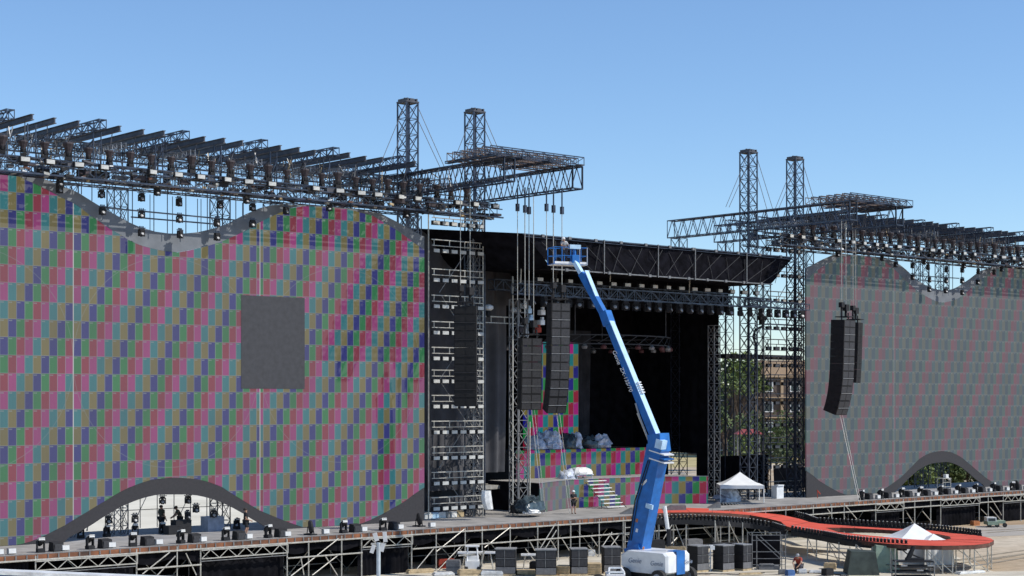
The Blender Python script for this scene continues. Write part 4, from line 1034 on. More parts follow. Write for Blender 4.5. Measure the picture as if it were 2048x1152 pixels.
# turntable
def TP(x, y, z): return base + LH * x + LN * y + UP * z
b = MB()
prof = [(-1.75, .6, 1.95), (-1.5, .45, 2.12), (1.2, .25, 2.12), (1.75, .5, 1.75), (1.75, .95, .95), (1.2, .82, .72), (-1.5, .72, .72), (-1.75, .8, .9)]
pts = []
ring = [(-1.72, 1.9), (-1.5, 2.1), (1.3, 2.12), (1.85, 1.8), (1.85, 1.15), (1.3, .78), (-1.5, .74), (-1.72, .9)]
for y, s_ in ((1.2, .93), (1.05, 1), (-1.05, 1), (-1.2, .93)):
    for x, z in ring: pts.append(TP(x * s_, y, 1.42 + (z - 1.42) * s_))
fs = []
for k in range(3):
    for i in range(8): j = (i + 1) % 8; fs.append((k * 8 + i, k * 8 + j, (k + 1) * 8 + j, (k + 1) * 8 + i))
fs += [tuple(range(8))[::-1], tuple(range(24, 32))]
b.add(pts, fs); tb = b.build('turntable', 'liftwhite', lift)
b = MB(); b.box(TP(-1.735, -.15, 1.42), (.06, .8, 1.36), LH, LN); b.box(TP(-1.4, -.15, 2.12), (.7, .8, .06), LH, LN); b.build('blue_band', 'blue', tb)
b = MB(); b.box(TP(0, 0, .66), (3.3, 2.1, .2), LH, LN); b.build('turntable_plate', 'black', lift)
xl = (-LH).normalized()
lettering('lettering', 'Genie', .42, TP(.7, 1.22, 1.5), xl, UP, tb, 'liftgrey'); lettering('lettering', 'Genie', .4, TP(-.95, 1.22, 1.42), xl, UP, tb, 'liftgrey')
lettering('lettering', 'Genie', .34, TP(-1.78, -.85, 1.45), LN * -1, UP, tb, 'liftgrey')
b = MB(); b.lathe(TP(.8, .3, 2.1), [(.1, 0), (.12, .15), (.05, .25)], 8); b.build('beacon', 'shirt_o', tb)
b = MB(); b.box(TP(0, 0, .5), (2.4, 1.2, .3), LH, LN); b.box(TP(1.35, 0, .42), (.3, 3.2, .22), LH, LN); b.box(TP(-1.35, 0, .42), (.3, 3.2, .22), LH, LN); b.build('chassis', 'black', lift)
for x in (-1.35, 1.35):
    for y in (-1.5, 1.5):
        b = MB(); b.lathe(TP(x, y - .2, .55), [(.36, 0), (.54, .05), (.55, .35), (.36, .4)], 16, LN); wt = b.build('tyre', 'tyre', lift)
        b = MB(); b.lathe(TP(x, y - .23, .55), [(.3, 0), (.32, .44), (.12, .46)], 12, LN); b.build('rim', 'rim', wt)
# small white site dumper
dp = PD(1222, 1160, 98.5); dp.z = 0
t = thing('site_dumper', 'small white wheeled site machine with dark cab window beside the boom lift', 'machine', dp)
def DP(x, y, z): return dp + RV * x + AV * y + UP * z
b = MB(); b.box(DP(.25, .1, .72), (1.1, 1.5, .5), RV, AV); b.build('body', 'liftwhite', t)
b = MB(); 
for xx in (-.2, .68):
    b.bar(DP(xx, -.6, .5), DP(xx + .06, -.5, 1.05), .07); b.bar(DP(xx + .06, -.5, 1.05), DP(xx * .8 + .08, .2, 1.25), .07); b.bar(DP(xx, .7, .8), DP(xx * .8 + .08, .2, 1.25), .06)
b.bar(DP(-.14, -.5, 1.08), DP(.74, -.5, 1.08), .07); b.bar(DP(-.1, .2, 1.26), DP(.64, .2, 1.26), .07); b.build('cab_frame', 'liftwhite', t)
b = MB(); b.add([DP(-.1, -.57, .6), DP(.66, -.57, .6), DP(.68, -.52, 1.02), DP(-.08, -.52, 1.02)], [(0, 1, 2, 3)]); b.build('cab_window', 'glass', t)
for x, y, r in ((-.62, -.3, .42), (-.62, .75, .42), (1.0, -.3, .3), (1.0, .75, .3)):
    b = MB(); b.lathe(DP(x - .14, y, r), [(r * .7, 0), (r, .05), (r, .26), (r * .7, .3)], 16, RV * .35 + AV * -.94); wt = b.build('tyre', 'tyre', t)
    b = MB(); b.lathe(DP(x - .14, y, r), [(r * .55, -.02), (r * .55, .31), (r * .2, .33)], 12, RV * .35 + AV * -.94); b.build('rim', 'rim', wt)

# ------------------------------------------------------------------ red runway
def zr(x):
    f = min(1, max(0, (x - 1380) / 280.0)); f = f * f * (3 - 2 * f); return 2.86 - 1.0 * f
def RP(x, y, dz=0): p = PG(x, y, zr(x)); p.z += dz; return p
far = [(1300,1018.5),(1340,1017),(1370,1015.5),(1425,1017),(1479,1020),(1522,1025),(1565,1030),(1597,1037),(1619,1044),(1640,1047)]
near = [(1300,1027),(1340,1025),(1380,1024.5),(1425,1025),(1458,1026.5),(1500,1030),(1533,1036),(1561,1043),(1574,1053)]
outer_far = [(1655,1048.5),(1709,1052.5),(1775,1056.5),(1819,1058.5),(1862,1061),(1906,1066.5),(1945,1070),(1968,1073),(1981,1076.5),(1988,1081)]
outer_near = [(1978,1086.5),(1950,1090),(1918,1091),(1884,1091.5),(1850,1091),(1819,1090),(1786,1088),(1753,1085),(1720,1081),(1687,1075),(1644,1066),(1611,1060),(1590,1056)]
hole = [(1652,1056),(1680,1055.6),(1709,1056),(1797,1061),(1840,1064.5),(1878,1068.5),(1900,1073),(1902,1078),(1885,1080),(1862,1080.5),(1814,1078),(1731,1070),(1677,1064)]
loop = far + outer_far + outer_near + near[::-1]
rw = thing('runway', 'red carpeted runway curving from the stage into a long loop on scaffold legs', 'runway', RP(1640, 1060))
rings = [[RP(*p) for p in loop], [RP(*p) for p in hole]]
allp = rings[0] + rings[1]
tri = tessellate_polygon(rings)
b = MB(); b.add(allp, [tuple(x) for x in tri]); o = b.build('carpet', 'red', rw)
b = MB()
for ring_, close in ((rings[0], True), (rings[1], True)):
    n = len(ring_); pts = []
    for p in ring_: pts += [p - V((0, 0, .012)), p - V((0, 0, .26))]
    fs = [(2 * i, 2 * ((i + 1) % n), 2 * ((i + 1) % n) + 1, 2 * i + 1) for i in range(n)]
    b.add(pts, fs)
b.build('fascia', 'brown', rw)
b = MB(); b.add([p - V((0, 0, .27)) for p in allp], [tuple(x)[::-1] for x in tri]); b.build('underside', 'wood', rw)
def onpoly(pts, n):
    P = [RP(*p) for p in pts]; Ls = [(q - p).length for p, q in zip(P, P[1:])]; T = sum(Ls); out = []
    for i in range(n):
        s = T * i / (n - 1)
        for (p, q), L in zip(zip(P, P[1:]), Ls):
            if s <= L + 1e-6: out.append(p.lerp(q, min(1, s / L))); break
            s -= L
    return out
# lamp shelves along the edges with their small lamps
shelves = [([(1312,1030.5),(1380,1030),(1440,1033),(1500,1038),(1545,1045),(1568,1052)], 'lower front edge nearest the lift', 40, -.36),
           ([(1432,1012.5),(1480,1014.5),(1530,1019),(1575,1025.5),(1610,1034),(1634,1043)], 'rear edge before the loop', 40, -.12),
           ([(1640,1043.5),(1700,1047),(1760,1050.5),(1820,1054),(1880,1059),(1930,1064.5),(1960,1068.5)], 'rear edge of the loop', 46, -.08),
           ([(1585,1058.5),(1612,1063),(1646,1068.5),(1690,1077),(1730,1081.5),(1775,1085.5),(1812,1087.5)], 'front edge of the loop', 40, -.14)]
def lampmesh():
    t = MB(); t.box((0, 0, .07), (.2, .22, .14)); t.cur = 1; t.lathe((0, 0, .14), [(.07, 0), (.1, .09), (.1, .2), (.03, .24)], 8); t.cur = 2; t.box((0, -.05, .38), (.1, .08, .03)); return t
lm = None; rnd = random.Random(4)
for pts, where, n, dz in shelves:
    P = [p + V((0, 0, dz)) for p in onpoly(pts, n)]
    b = MB()
    for p, q in zip(P, P[1:]):
        b.box((p + q) / 2 + V((0, 0, -.1)), ((q - p).length * 1.05, .75, .34), (q - p).normalized(), None) if False else b.bar(p + V((0, 0, -.14)), q + V((0, 0, -.14)), .24, 4)
    sh = b.build('lamp_shelf', 'black', rw)
    for p in P:
        if lm is None:
            lm = lampmesh().build('runway_lamp', ['black', 'black', 'lens'], origin=(0, 0, 0)); c = lm
        else:
            c = lm.copy(); COL.objects.link(c)
        c.location = p + V((0, 0, .02)); c.rotation_euler = (0, 0, rnd.uniform(-.5, .5))
        tag(c, 'small black lamp in the row on the runway ' + where, 'runway lamp', 'lamps on the runway ' + where)
b = MB()   # joints between the deck sheets under the carpet
for (x0, y0), (x1, y1) in zip(far, near): b.bar(RP(x0, y0, .002), RP(x1, y1, .002), .014, 4)
for hx, hy in hole:
    q = RP(hx, hy); best = min((RP(*p) for p in outer_far + outer_near), key=lambda p: (p - q).length); b.bar(q + V((0, 0, .002)), best + V((0, 0, .002)), .014, 4)
b.build('sheet_joint', 'brown', rw)['kind'] = 'stuff'
# legs
legs = [(1308,1030),(1318,1030),(1347,1029),(1372,1030),(1430,1033),(1441,1033),(1458,1035),(1485,1037),(1530,1042),(1560,1049),(1615,1064),(1633,1067),(1655,1071),(1678,1076),(1712,1081),(1745,1085),(1781,1088),(1790,1089),(1853,1090.5),(1885,1090.5),(1905,1090.5),(1912,1088),(1927,1090),(1949,1089.5),(1975,1086),(1983,1082),(1700,1060),(1770,1064),(1840,1069),(1900,1070),(1940,1074),(1660,1054)]
LP = []
for x, y in legs:
    p = RP(x, y, -.28); LP.append(p); b = MB(); b.bar(V((p.x, p.y, 0)), p, .042, 6); b.box((p.x, p.y, .015), (.18, .18, .03)); b.build('leg', 'galv', rw)
for i in list(range(0, 9)) + list(range(10, 25)):
    p, q = LP[i], LP[i + 1]
    if (p - q).length > 6: continue
    b = MB(); b.bar(V((p.x, p.y, .5)), V((q.x, q.y, .5)), .03); b.build('leg_ledger', 'galv_dull', rw)
    if i % 2 == 0:
        b = MB(); b.bar(V((p.x, p.y, p.z - .1)), V((q.x, q.y, .2)), .03); b.build('leg_brace', 'galv', rw)
for (a, c) in ((18, 20), (23, 25), (21, 24), (14, 16), (12, 14)):
    p, q = LP[a], LP[c]; b = MB(); b.bar(V((p.x, p.y, p.z)), V((q.x, q.y, .1)), .035); b.build('leg_brace', 'galv', rw)
# ramp blocks on the stage at the root of the runway
def wedge(x, y, L, lab):
    p = PG(x, y, DZ); b = MB(); d = RV * .97 + AV * .2; n = AV
    pts = [p, p + d * L, p + d * L + UP * .42, p + d * .9 + UP * .42]; q = [a + n * 1.2 for a in pts]
    b.add(pts + q, [(0, 1, 2, 3), (4, 7, 6, 5), (0, 4, 5, 1), (1, 5, 6, 2), (2, 6, 7, 3), (3, 7, 4, 0)])
    tag(b.build('ramp_block', 'cabgrey'), lab, 'ramp')
wedge(1241, 1028.5, 1.9, 'dark wedge shaped ramp block left of the runway root')
wedge(1322, 1022.5, 2.0, 'dark wedge shaped ramp block on the runway root right of the lift')
wedge(1417, 1016.5, 1.0, 'small dark wedge ramp at the start of the rear lamp row')

# ------------------------------------------------------------------ speakers on the ground
def sub_stack(x, y, wpx, yaw, desc, rows=3, dx=0):
    k = CZ * F / (y - HY); p = PD(x, y, k); p.z = 0.12; w_ = wpx * k / F
    b = MB(); b.obox(p + V((0, 0, -.06)), (w_ * 1.02, 1.0, .12), yaw); tag(b.build('pallet', 'wood'), 'wooden pallet under ' + desc, 'pallet')
    hs = (.46, .55, .55)
    cs, sn = math.cos(yaw), math.sin(yaw); z = .12
    for i in range(rows):
        h = hs[i]
        t = thing('subwoofer', ('bottom', 'middle', 'topmost')[i] + ' bass speaker of ' + desc, 'speaker', V((p.x, p.y, z)), 'bass speakers before the stage')
        o = V((p.x, p.y, z)); W = lambda a, c, e: o + V((a * cs - c * sn, a * sn + c * cs, e))
        b = MB(); b.obox(o + V((0, 0, h / 2)), (w_, .95, h - .015), yaw); b.build('cabinet', 'cab', t)
        if i == 0:
            b = MB(); b.obox(W(0, -.485, h / 2), (w_ * .97, .02, h - .05), yaw); b.build('front_panel', 'cabgrey', t)
        else:
            for s in (-.24, .24):
                b = MB(); b.obox(W(s * w_, -.485, h / 2), (w_ * .46, .02, h - .06), yaw); b.build('grille', 'grille', t)
            b = MB(); b.obox(W(-.03 * w_, -.5, h / 2), (.04, .02, h), yaw); b.obox(W(0, -.5, h - .02), (w_, .02, .03), yaw); b.build('trim', 'galv_dull', t)
        z += h
    b = MB(); b.obox(V((p.x, p.y, z + .03)), (w_ * 1.05, 1.05, .05), yaw); tag(b.build('stack_lid', 'seam'), 'grey lid board on top of ' + desc, 'board')
sub_stack(1012, 1150, 40, -.80, 'the stack left of all the others')
sub_stack(1092, 1152, 41, -.72, 'the second stack from the left')
sub_stack(1157, 1150, 33, -.62, 'the third stack from the left')
sub_stack(1222, 1146, 34, -.58, 'the stack behind the small white site machine')
sub_stack(1396, 1143, 30, -.10, 'the stack just right of the lift turntable')
sub_stack(1447, 1142, 31, -.08, 'the stack right of the silver stand')
sub_stack(1484, 1140, 24, -.05, 'the stack furthest right beside the open scaffold')

# ------------------------------------------------------------------ tents, canopies, clutter
def canopy(c, w, d, zl, ze, zp, yaw, name, lab, cat, legs=True, walls=(), swag=.0, m='tent'):
    t = thing(name, lab, cat, c); cs, sn = math.cos(yaw), math.sin(yaw)
    W = lambda a, b_, z: V((c.x + a * cs - b_ * sn, c.y + a * sn + b_ * cs, z))
    cor = [(-w / 2, -d / 2), (w / 2, -d / 2), (w / 2, d / 2), (-w / 2, d / 2)]
    b = MB(); ap = W(0, 0, zp); n = 8
    for k in range(4):
        a, e = cor[k], cor[(k + 1) % 4]; g = []
        for j in range(n + 1):
            f = j / n; zz = ze + (zp - ze) * (f ** 1.35); row = []
            for i in range(n + 1):
                q = i / n; x = (a[0] + (e[0] - a[0]) * q) * (1 - f); y = (a[1] + (e[1] - a[1]) * q) * (1 - f)
                row.append(W(x, y, zz - swag * math.sin(q * math.pi) * (1 - f)))
            g.append(row)
        b.sheet(g)
        b.add([W(*a, ze), W(*e, ze), W(*e, ze - .28), W(*a, ze - .28)], [(0, 1, 2, 3)])
    b.build('canopy', m, t)
    for k, a in enumerate(cor):
        b = MB(); b.bar(W(a[0] * .98, a[1] * .98, zl), W(a[0] * .98, a[1] * .98, ze), .045); b.build('leg', 'white', t)
    for k in walls:
        a, e = cor[k], cor[(k + 1) % 4]; g = []
        for z in (zl + .02, (zl + ze) / 2, ze - .05): g.append([W(a[0] + (e[0] - a[0]) * i / 16, a[1] + (e[1] - a[1]) * i / 16, z) + V((.04 * math.sin(i * 2.1 + z), .04 * math.cos(i * 1.7), 0)) for i in range(17)])
        b = MB(); b.sheet(g); b.build('side_wall', m, t, smooth=True)
    return t
p = PG(1480, 1003, DZ)
canopy(p, 3.6, 3.4, DZ, DZ + 1.42, DZ + 2.45, -.75, 'pop_up_canopy', 'low white pop up canopy standing on the stage beside the stage roof', 'tent')
p = PV(1487, 0, 93.5); p.z = DZ
b = MB()
for i in range(9): b.bar(p + V((i * .16 - .6, 0, .1)), p + V((i * .16 - .6, 0, 1.05)), .02)
b.bar(p + V((-.7, 0, 1.05)), p + V((.8, 0, 1.05)), .03); b.bar(p + V((-.7, 0, .15)), p + V((.8, 0, .15)), .03); tag(b.build('barrier', 'galv_dull'), 'grey crowd barrier under the low white canopy', 'barrier')
p = PV(1555, 0, 92.5); p.z = DZ; b = MB(); b.box(p + V((0, 0, .55)), (.9, .6, 1.1)); b.box(p + V((0, -.2, 1.13)), (.8, .4, .08)); tag(b.build('equipment_cabinet', 'liftwhite'), 'white upright equipment cabinet on the stage right of the low canopy', 'cabinet')
p = PV(1635, 0, 90.5); p.z = DZ; b = MB(); b.bar(p, p + V((0, 0, .6)), .03); b.box(p + V((.15, 0, .5)), (.5, .08, .12), (.8, 0, -.6)); tag(b.build('red_tool', 'shirt_r'), 'small red object leaning on the stage before the washed out screen', 'tool')
p = PV(1888, 0, 89); p.z = DZ
t = thing('work_table', 'pale metal frame table with a white box behind the footlights', 'table', p); b = MB()
for a in (-.6, .6):
    for c in (-.3, .3): b.bar(p + V((a, c, 0)), p + V((a, c, 1.25)), .04)
for z in (.5, .9, 1.25): b.bar(p + V((-.6, -.3, z)), p + V((.6, -.3, z)), .035)
b.box(p + V((0, 0, 1.25)), (1.3, .7, .05)); b.build('frame', 'galv', t)
b = MB(); b.box(p + V((.3, 0, 1.45)), (.4, .3, .32)); b.box(p + V((.7, 0, 1.2)), (.5, .2, .08), (.8, 0, -.6)); b.build('white_box', 'white', t)
# white tent in the loop of the runway and its smaller neighbour
p = PD(1829, 1150, 115.5); p.z = 0
canopy(p, 3.5, 3.5, 0, 1.62, 2.66, -.62, 'white_tent', 'white peaked tent standing in the loop of the red runway', 'tent', walls=(0, 3))
p = PD(1867, 1150, 114.0); p.z = 0
canopy(p, 2.0, 2.2, 0, 1.55, 2.05, -.62, 'small_tent', 'smaller white peak of cloth beside the white tent in the loop', 'tent', walls=(0, 1))
def tarp(p, w, d, h, yaw, m, lab):
    b = MB(); cs, sn = math.cos(yaw), math.sin(yaw); W = lambda a, c, z: V((p.x + a * cs - c * sn, p.y + a * sn + c * cs, z))
    pts = [W(-w * .56, -d * .55, 0), W(w * .56, -d * .55, 0), W(w * .56, d * .55, 0), W(-w * .56, d * .55, 0), W(-w * .42, -d * .42, h), W(w * .45, -d * .42, h * .97), W(w * .45, d * .42, h * .95), W(-w * .42, d * .42, h)]
    b.add(pts, [(4, 5, 6, 7), (0, 1, 5, 4), (1, 2, 6, 5), (2, 3, 7, 6), (3, 0, 4, 7)])
    tag(b.build('tarp_tent', m), lab, 'tent')
p = PG(1722, 1147, 0); tarp(p, 1.8, 2.1, 1.5, -.78, 'green', 'dark green tarp tent under the front of the runway')
p = PG(1768, 1141, 0); tarp(p, 1.5, 2.2, 1.72, -.78, 'palegreen', 'pale green tarp tent beside the dark green one')
p = PG(1826, 1160, 0)
t = thing('equipment_rack', 'low black rack of stacked trays before the white tent', 'rack', p); b = MB()
W = lambda a, c, z: p + RV * a + AV * c + UP * z
for a in (-1.2, 1.2):
    for c in (-.5, .5): b.bar(W(a, c, 0), W(a, c, 1.25), .04)
b.build('frame', 'galv_dull', t)
for z in (.25, .55, .85, 1.18):
    b = MB(); b.box(W(0, 0, z), (2.3, 1.0, .09), RV, AV); b.build('tray', 'black', t)
for i, (a, z) in enumerate(((-.7, .95), (.3, .66), (.95, .95))):
    b = MB(); b.box(W(a, -.6, z), (.4, .1, .08), RV, AV); b.build('pale_item', 'seam', t)
b = MB(); b.bar(W(-.35, 0, 1.25), W(-.1, 0, 1.75), .16, 6); b.bar(W(-.1, 0, 1.75), W(.05, 0, 2.1), .14, 6); b.bar(W(-.1, 0, 1.6), W(.6, 0, 1.3), .06); b.bar(W(-.2, 0, 1.5), W(-.7, 0, 1.9), .05); b.box(W(.1, 0, 1.3), (1.1, .5, .14), RV, AV); tag(b.build('black_machine', 'black'), 'black upright machine lying on the equipment rack', 'machine')
# open scaffold cube and silver stand between the stacks and the runway
p = PG(1530, 1140, 0); t = thing('scaffold_cube', 'open dark pipe cube with black lining right of the speaker stacks', 'scaffold', p)
W = lambda a, c, z: p + RV * a + AV * c + UP * z
b = MB()
for a in (-.85, -.55, 1.1, 1.35):
    for c in (0, 2.2): b.bar(W(a, c, 0), W(a, c, 2.35), .035)
for z in (.35, .75, 1.2, 1.95, 2.3):
    for c in (0, 2.2): b.bar(W(-.85, c, z), W(1.35, c, z), .03)
b.bar(W(-.6, 0, 2.2), W(1.0, 0, .75), .035); b.bar(W(-.3, 0, 2.2), W(1.25, 0, .8), .035); b.build('pipe_frame', 'galv_dull', t)
b = MB(); b.box(W(.2, 1.7, 1.1), (2.1, .06, 2.1), RV, AV); b.build('lining', 'cloth_black', t)
b = MB(); b.box(W(.3, .6, .12), (1.4, 1.0, .24), RV, AV); b.box(W(.2, .5, .3), (.9, .7, .1), RV, AV); b.build('base_case', 'cabgrey', t)
p = PG(1417, 1143, 0); t = thing('silver_stand', 'shiny silver lifting stand between two speaker stacks right of the lift', 'stand', p)
b = MB(); W = lambda a, c, z: p + RV * a + AV * c + UP * z
b.bar(W(-.12, 0, 0), W(-.12, 0, 1.7), .05); b.bar(W(.12, 0, 0), W(.12, 0, 1.4), .05); b.bar(W(-.12, 0, 1.7), W(.3, 0, 1.7), .06); b.box(W(.25, 0, 1.55), (.3, .25, .25), RV, AV); b.build('mast', 'white', t)
b = MB(); 
for z in (.25, .55, .85, 1.1): b.box(W(0, -.05, z), (.3, .12, .1), RV, AV)
b.bar(W(0, 0, .1), W(0, 0, 1.2), .03); b.build('bracket', 'seam', t)
# yard clutter under and before the stage
rnd = random.Random(21)
def pallet_pile(x, y, n, lab, w_=1.2):
    p = PG(x, y, 0); b = MB(); yaw = rnd.uniform(-.3, .3) - .75
    for i in range(n):
        z = .15 * i; b.obox(p + V((0, 0, z + .13)), (w_, 1.0, .03), yaw)
        for s in (-.4, 0, .4): b.obox(p + V((-s * math.sin(yaw), s * math.cos(yaw), z + .055)), (w_, .1, .11), yaw)
    tag(b.build('pallet_pile', 'wood'), lab, 'pallets')
pallet_pile(1128, 1150, 4, 'pile of wooden pallets between the second and third stacks', .9)
pallet_pile(1186, 1149, 5, 'pile of wooden pallets between the third stack and the site machine', 1.0)
pallet_pile(1052, 1149, 2, 'two low pallets between the first and second stacks')
def yard_table(x, y, lab, h=1.0, w_=2.2, m='white'):
    p = PG(x, y, 0); t = thing('yard_table', lab, 'table', p); W = lambda a, c, z: p + RV * a + AV * c + UP * z
    b = MB(); b.box(W(0, 0, h), (w_, .8, .1), RV, AV); b.build('table_top', m, t)
    for a in (-w_ * .4, w_ * .4):
        b = MB(); b.bar(W(a, -.3, 0), W(a * .8, -.3, h), .04); b.bar(W(a, .3, 0), W(a * .8, .3, h), .04); b.build('leg', 'galv', t)
yard_table(1066, 1138, 'white trestle table behind the two low pallets', .95, 1.6)
yard_table(955, 1140, 'white platform on legs under the stage left of the stacks', 1.15, 2.6, 'liftwhite')
yard_table(1450, 1112, 'dark bench deep under the runway root', .9, 1.8, 'black')
def gear(x, y, lab, s, mm, name='equipment_case', cat='case', z=0):
    p = PG(x, y, z); b = MB(); yaw = rnd.uniform(-1, 0); b.obox(p + V((0, 0, s[2] / 2)), s, yaw); b.obox(p + V((0, 0, s[2] + .03)), (s[0] * .92, s[1] * .92, .06), yaw); b.obox(p + V((0, 0, s[2] * .55)), (s[0] + .03, s[1] + .03, .05), yaw)
    tag(b.build(name, mm), lab, cat)
for a in ((893, 1136, 'red topped trolley case under the stage left of the white platform', (1.1, .7, .55), 'shirt_r'), (907, 1143, 'grey wheeled case under the stage beside the red trolley', (.9, .7, .7), 'cabgrey'),
          (873, 1128, 'black flight case in shadow near the portal curtain', (1.2, .8, 1.0), 'black'), (840, 1146, 'pale plank bundle on the ground by the portal', (1.8, .4, .2), 'wood'), (887, 1150, 'white scrap board on the ground under the stage', (1.3, .8, .12), 'plastic_w'),
          (940, 1150, 'orange brown timber stack beside the white forklift', (1.5, .8, .3), 'wood'), (985, 1150, 'low white sheet stack left of the first speaker stack', (1.4, 1.0, .25), 'plastic_w'), (1075, 1146, 'black open crate behind the second speaker stack', (.9, .7, .7), 'black'),
          (1183, 1112, 'small white parcel on the pallets by the third stack', (.5, .4, .4), 'white'), (1305, 1112, 'black flight case behind the lift turntable', (1.6, .9, 1.1), 'black'), (1345, 1108, 'brown timber stack under the runway root', (2.0, .7, .5), 'wood'),
          (1385, 1104, 'grey flight case under the runway behind the stacks', (1.3, .8, .9), 'cabgrey'), (1605, 1147, 'white buckets block beside the crouching worker', (.5, .4, .25), 'white'), (1640, 1146, 'pale stone slab on the ground right of the worker', (1.4, .5, .12), 'plastic_w'), (1660, 1138, 'sand coloured sack left of the green tent', (.8, .6, .35), 'wood'),
          (1925, 1047, 'white crate on the ground at the far portal', (.7, .6, .5), 'plastic_w'), (1950, 1051, 'orange crate on the ground beside the far scaffold', (.7, .5, .35), 'shirt_o'), (555, 1145, 'dark case half in shadow by the left portal', (1.4, .8, .6), 'black')):
    gear(*a)
# far white utility vehicle at the right end of the stage
p = PG(1982, 1054, 0); t = thing('utility_vehicle', 'small white and green utility vehicle at the right end of the stage', 'vehicle', p)
W = lambda a, c, z: p + (RV * a + AV * c + UP * z) * .62
b = MB(); b.box(W(0, 0, .6), (.93, 1.36, .31), RV, AV); b.box(W(1.2, .6, .7), (1.0, 1.0, .25), RV, AV); b.build('body', 'palegreen', t)
b = MB(); b.box(W(-.1, 0, 1.1), (.8, 1.0, .4), RV, AV); b.build('cab', 'white', t)
b = MB(); b.box(W(-.1, -.83, 1.1), (.62, .03, .25), RV, AV); b.build('window', 'glass', t)
for a in (-.5, .6, 1.7):
    b = MB(); b.lathe(W(a, -1.05, .34), [(.17, 0), (.2, .03), (.2, .14)], 12, AV); b.build('wheel', 'tyre', t)
# white forklift under the stage
p = PG(945, 1147, 0); t = thing('forklift', 'white forklift with raised fork half hidden under the stage', 'forklift', p); W = lambda a, c, z: p + RV * a + AV * c + UP * z
b = MB(); b.box(W(0, 0, .55), (.9, 1.2, .6), RV, AV); b.box(W(0, .4, .95), (.8, .5, .3), RV, AV); b.build('body', 'liftwhite', t)
b = MB(); b.bar(W(-.35, -.4, .8), W(-.3, -.3, 1.75), .05); b.bar(W(.35, -.4, .8), W(.3, -.3, 1.75), .05); b.box(W(0, 0, 1.78), (.9, .9, .06), RV, AV); b.build('cab_frame', 'liftwhite', t)
b = MB(); b.bar(W(.5, -.2, .3), W(.75, -.2, 1.5), .06); b.bar(W(.7, -.2, 1.35), W(-.9, -.5, 1.2), .06); b.build('fork', 'galv', t)
for a in (-.4, .4):
    for c in (-.4, .45):
        b = MB(); b.lathe(W(a - .1, c, .3), [(.25, 0), (.3, .04), (.3, .2), (.2, .24)], 12, RV); b.build('wheel', 'tyre', t)
# floodlight post and blue parapet near the photographer, water cooler cart
p = PD(757, 1100, 62); t = thing('floodlight_post', 'pale post with four white floodlight panels turned away before the stage', 'lamp post', (p.x, p.y, 0))
zt = PD(757, 1088, 62).z; b = MB(); b.bar((p.x, p.y, 0), (p.x, p.y, zt + .05), .075, 10); b.build('post', 'ceramic', t)
b = MB(); b.bar(V((p.x, p.y, zt)) - RV * .28, V((p.x, p.y, zt)) + RV * .28, .04, 6); b.build('cross_arm', 'galv', t)
for x0, y0, x1, y1, w_ in ((749, 1066, 754, 1082, 9), (769, 1064, 771, 1084, 8), (748, 1090, 743, 1106, 8), (767, 1087, 763, 1103, 8)):
    a, c = PD(x0, y0, 61.7), PD(x1, y1, 61.7); d = (a - c).normalized(); b = MB(); b.box((a + c) / 2, (w_ / F * 62, .05, (a - c).length), RV, None, d) if False else b.box((a + c) / 2, (w_ / F * 62, .06, (a - c).length), RV.cross(d).cross(d) * -1, RV.cross(d), d)
    b.build('floodlight_panel', 'white', t)
a, c = PD(-60, 1135.5, 30), PD(345, 1152.6, 30.6); e = (c - a).normalized(); nrm = V((e.y, -e.x, 0)).normalized()
t = thing('parapet_wall', 'blue painted parapet wall with pale capping in the near left corner', 'wall', ((a + c) / 2).xy.to_3d())
L = 4.6; d = V((e.x, e.y, 0)).normalized()
def PW(s, o, z): return a + d * s + nrm * o + V((0, 0, z - (s * (a.z - c.z) / (c - a).xy.length)))
b = MB(); pts = []
for s in (-1, L):
    for o in (0, .3):
        q = PW(s, o, -.07); pts += [V((q.x, q.y, 0)), q]
b.add(pts, [(0, 2, 3, 1), (4, 5, 7, 6), (0, 1, 5, 4), (2, 6, 7, 3), (1, 3, 7, 5), (0, 4, 6, 2)]); b.build('wall_face', 'parapet', t)
b = MB(); pts = []
for s in (-1, L):
    for o in (-.04, .34): pts += [PW(s, o, -.068), PW(s, o, 0)]
b.add(pts, [(0, 2, 3, 1), (4, 5, 7, 6), (0, 1, 5, 4), (2, 6, 7, 3), (1, 3, 7, 5), (0, 4, 6, 2)]); b.build('capping', 'plastic_w', t)
p = PD(540, 1152, 104); p.z = 0
t = thing('bucket_cart', 'white tub on a blue cart before the black portal curtain', 'cart', p); W = lambda a, c_, z: p + RV * a + AV * c_ + UP * z
b = MB(); b.lathe(W(0, -.1, .62), [(.2, 0), (.28, .42), (.3, .44), (.29, .46)], 14); b.build('tub', 'white', t)
b = MB(); b.box(W(0, 0, .35), (1.0, .7, .5), RV, AV)
for q in (-.48, .48): b.bar(W(q, 0, .1), W(q, 0, .78), .04)
b.build('cart_body', 'parapet', t)
for q in (-.4, .4):
    b = MB(); b.lathe(W(q, -.3, .12), [(.1, 0), (.12, .03), (.12, .1)], 10, RV); b.build('wheel', 'tyre', t)

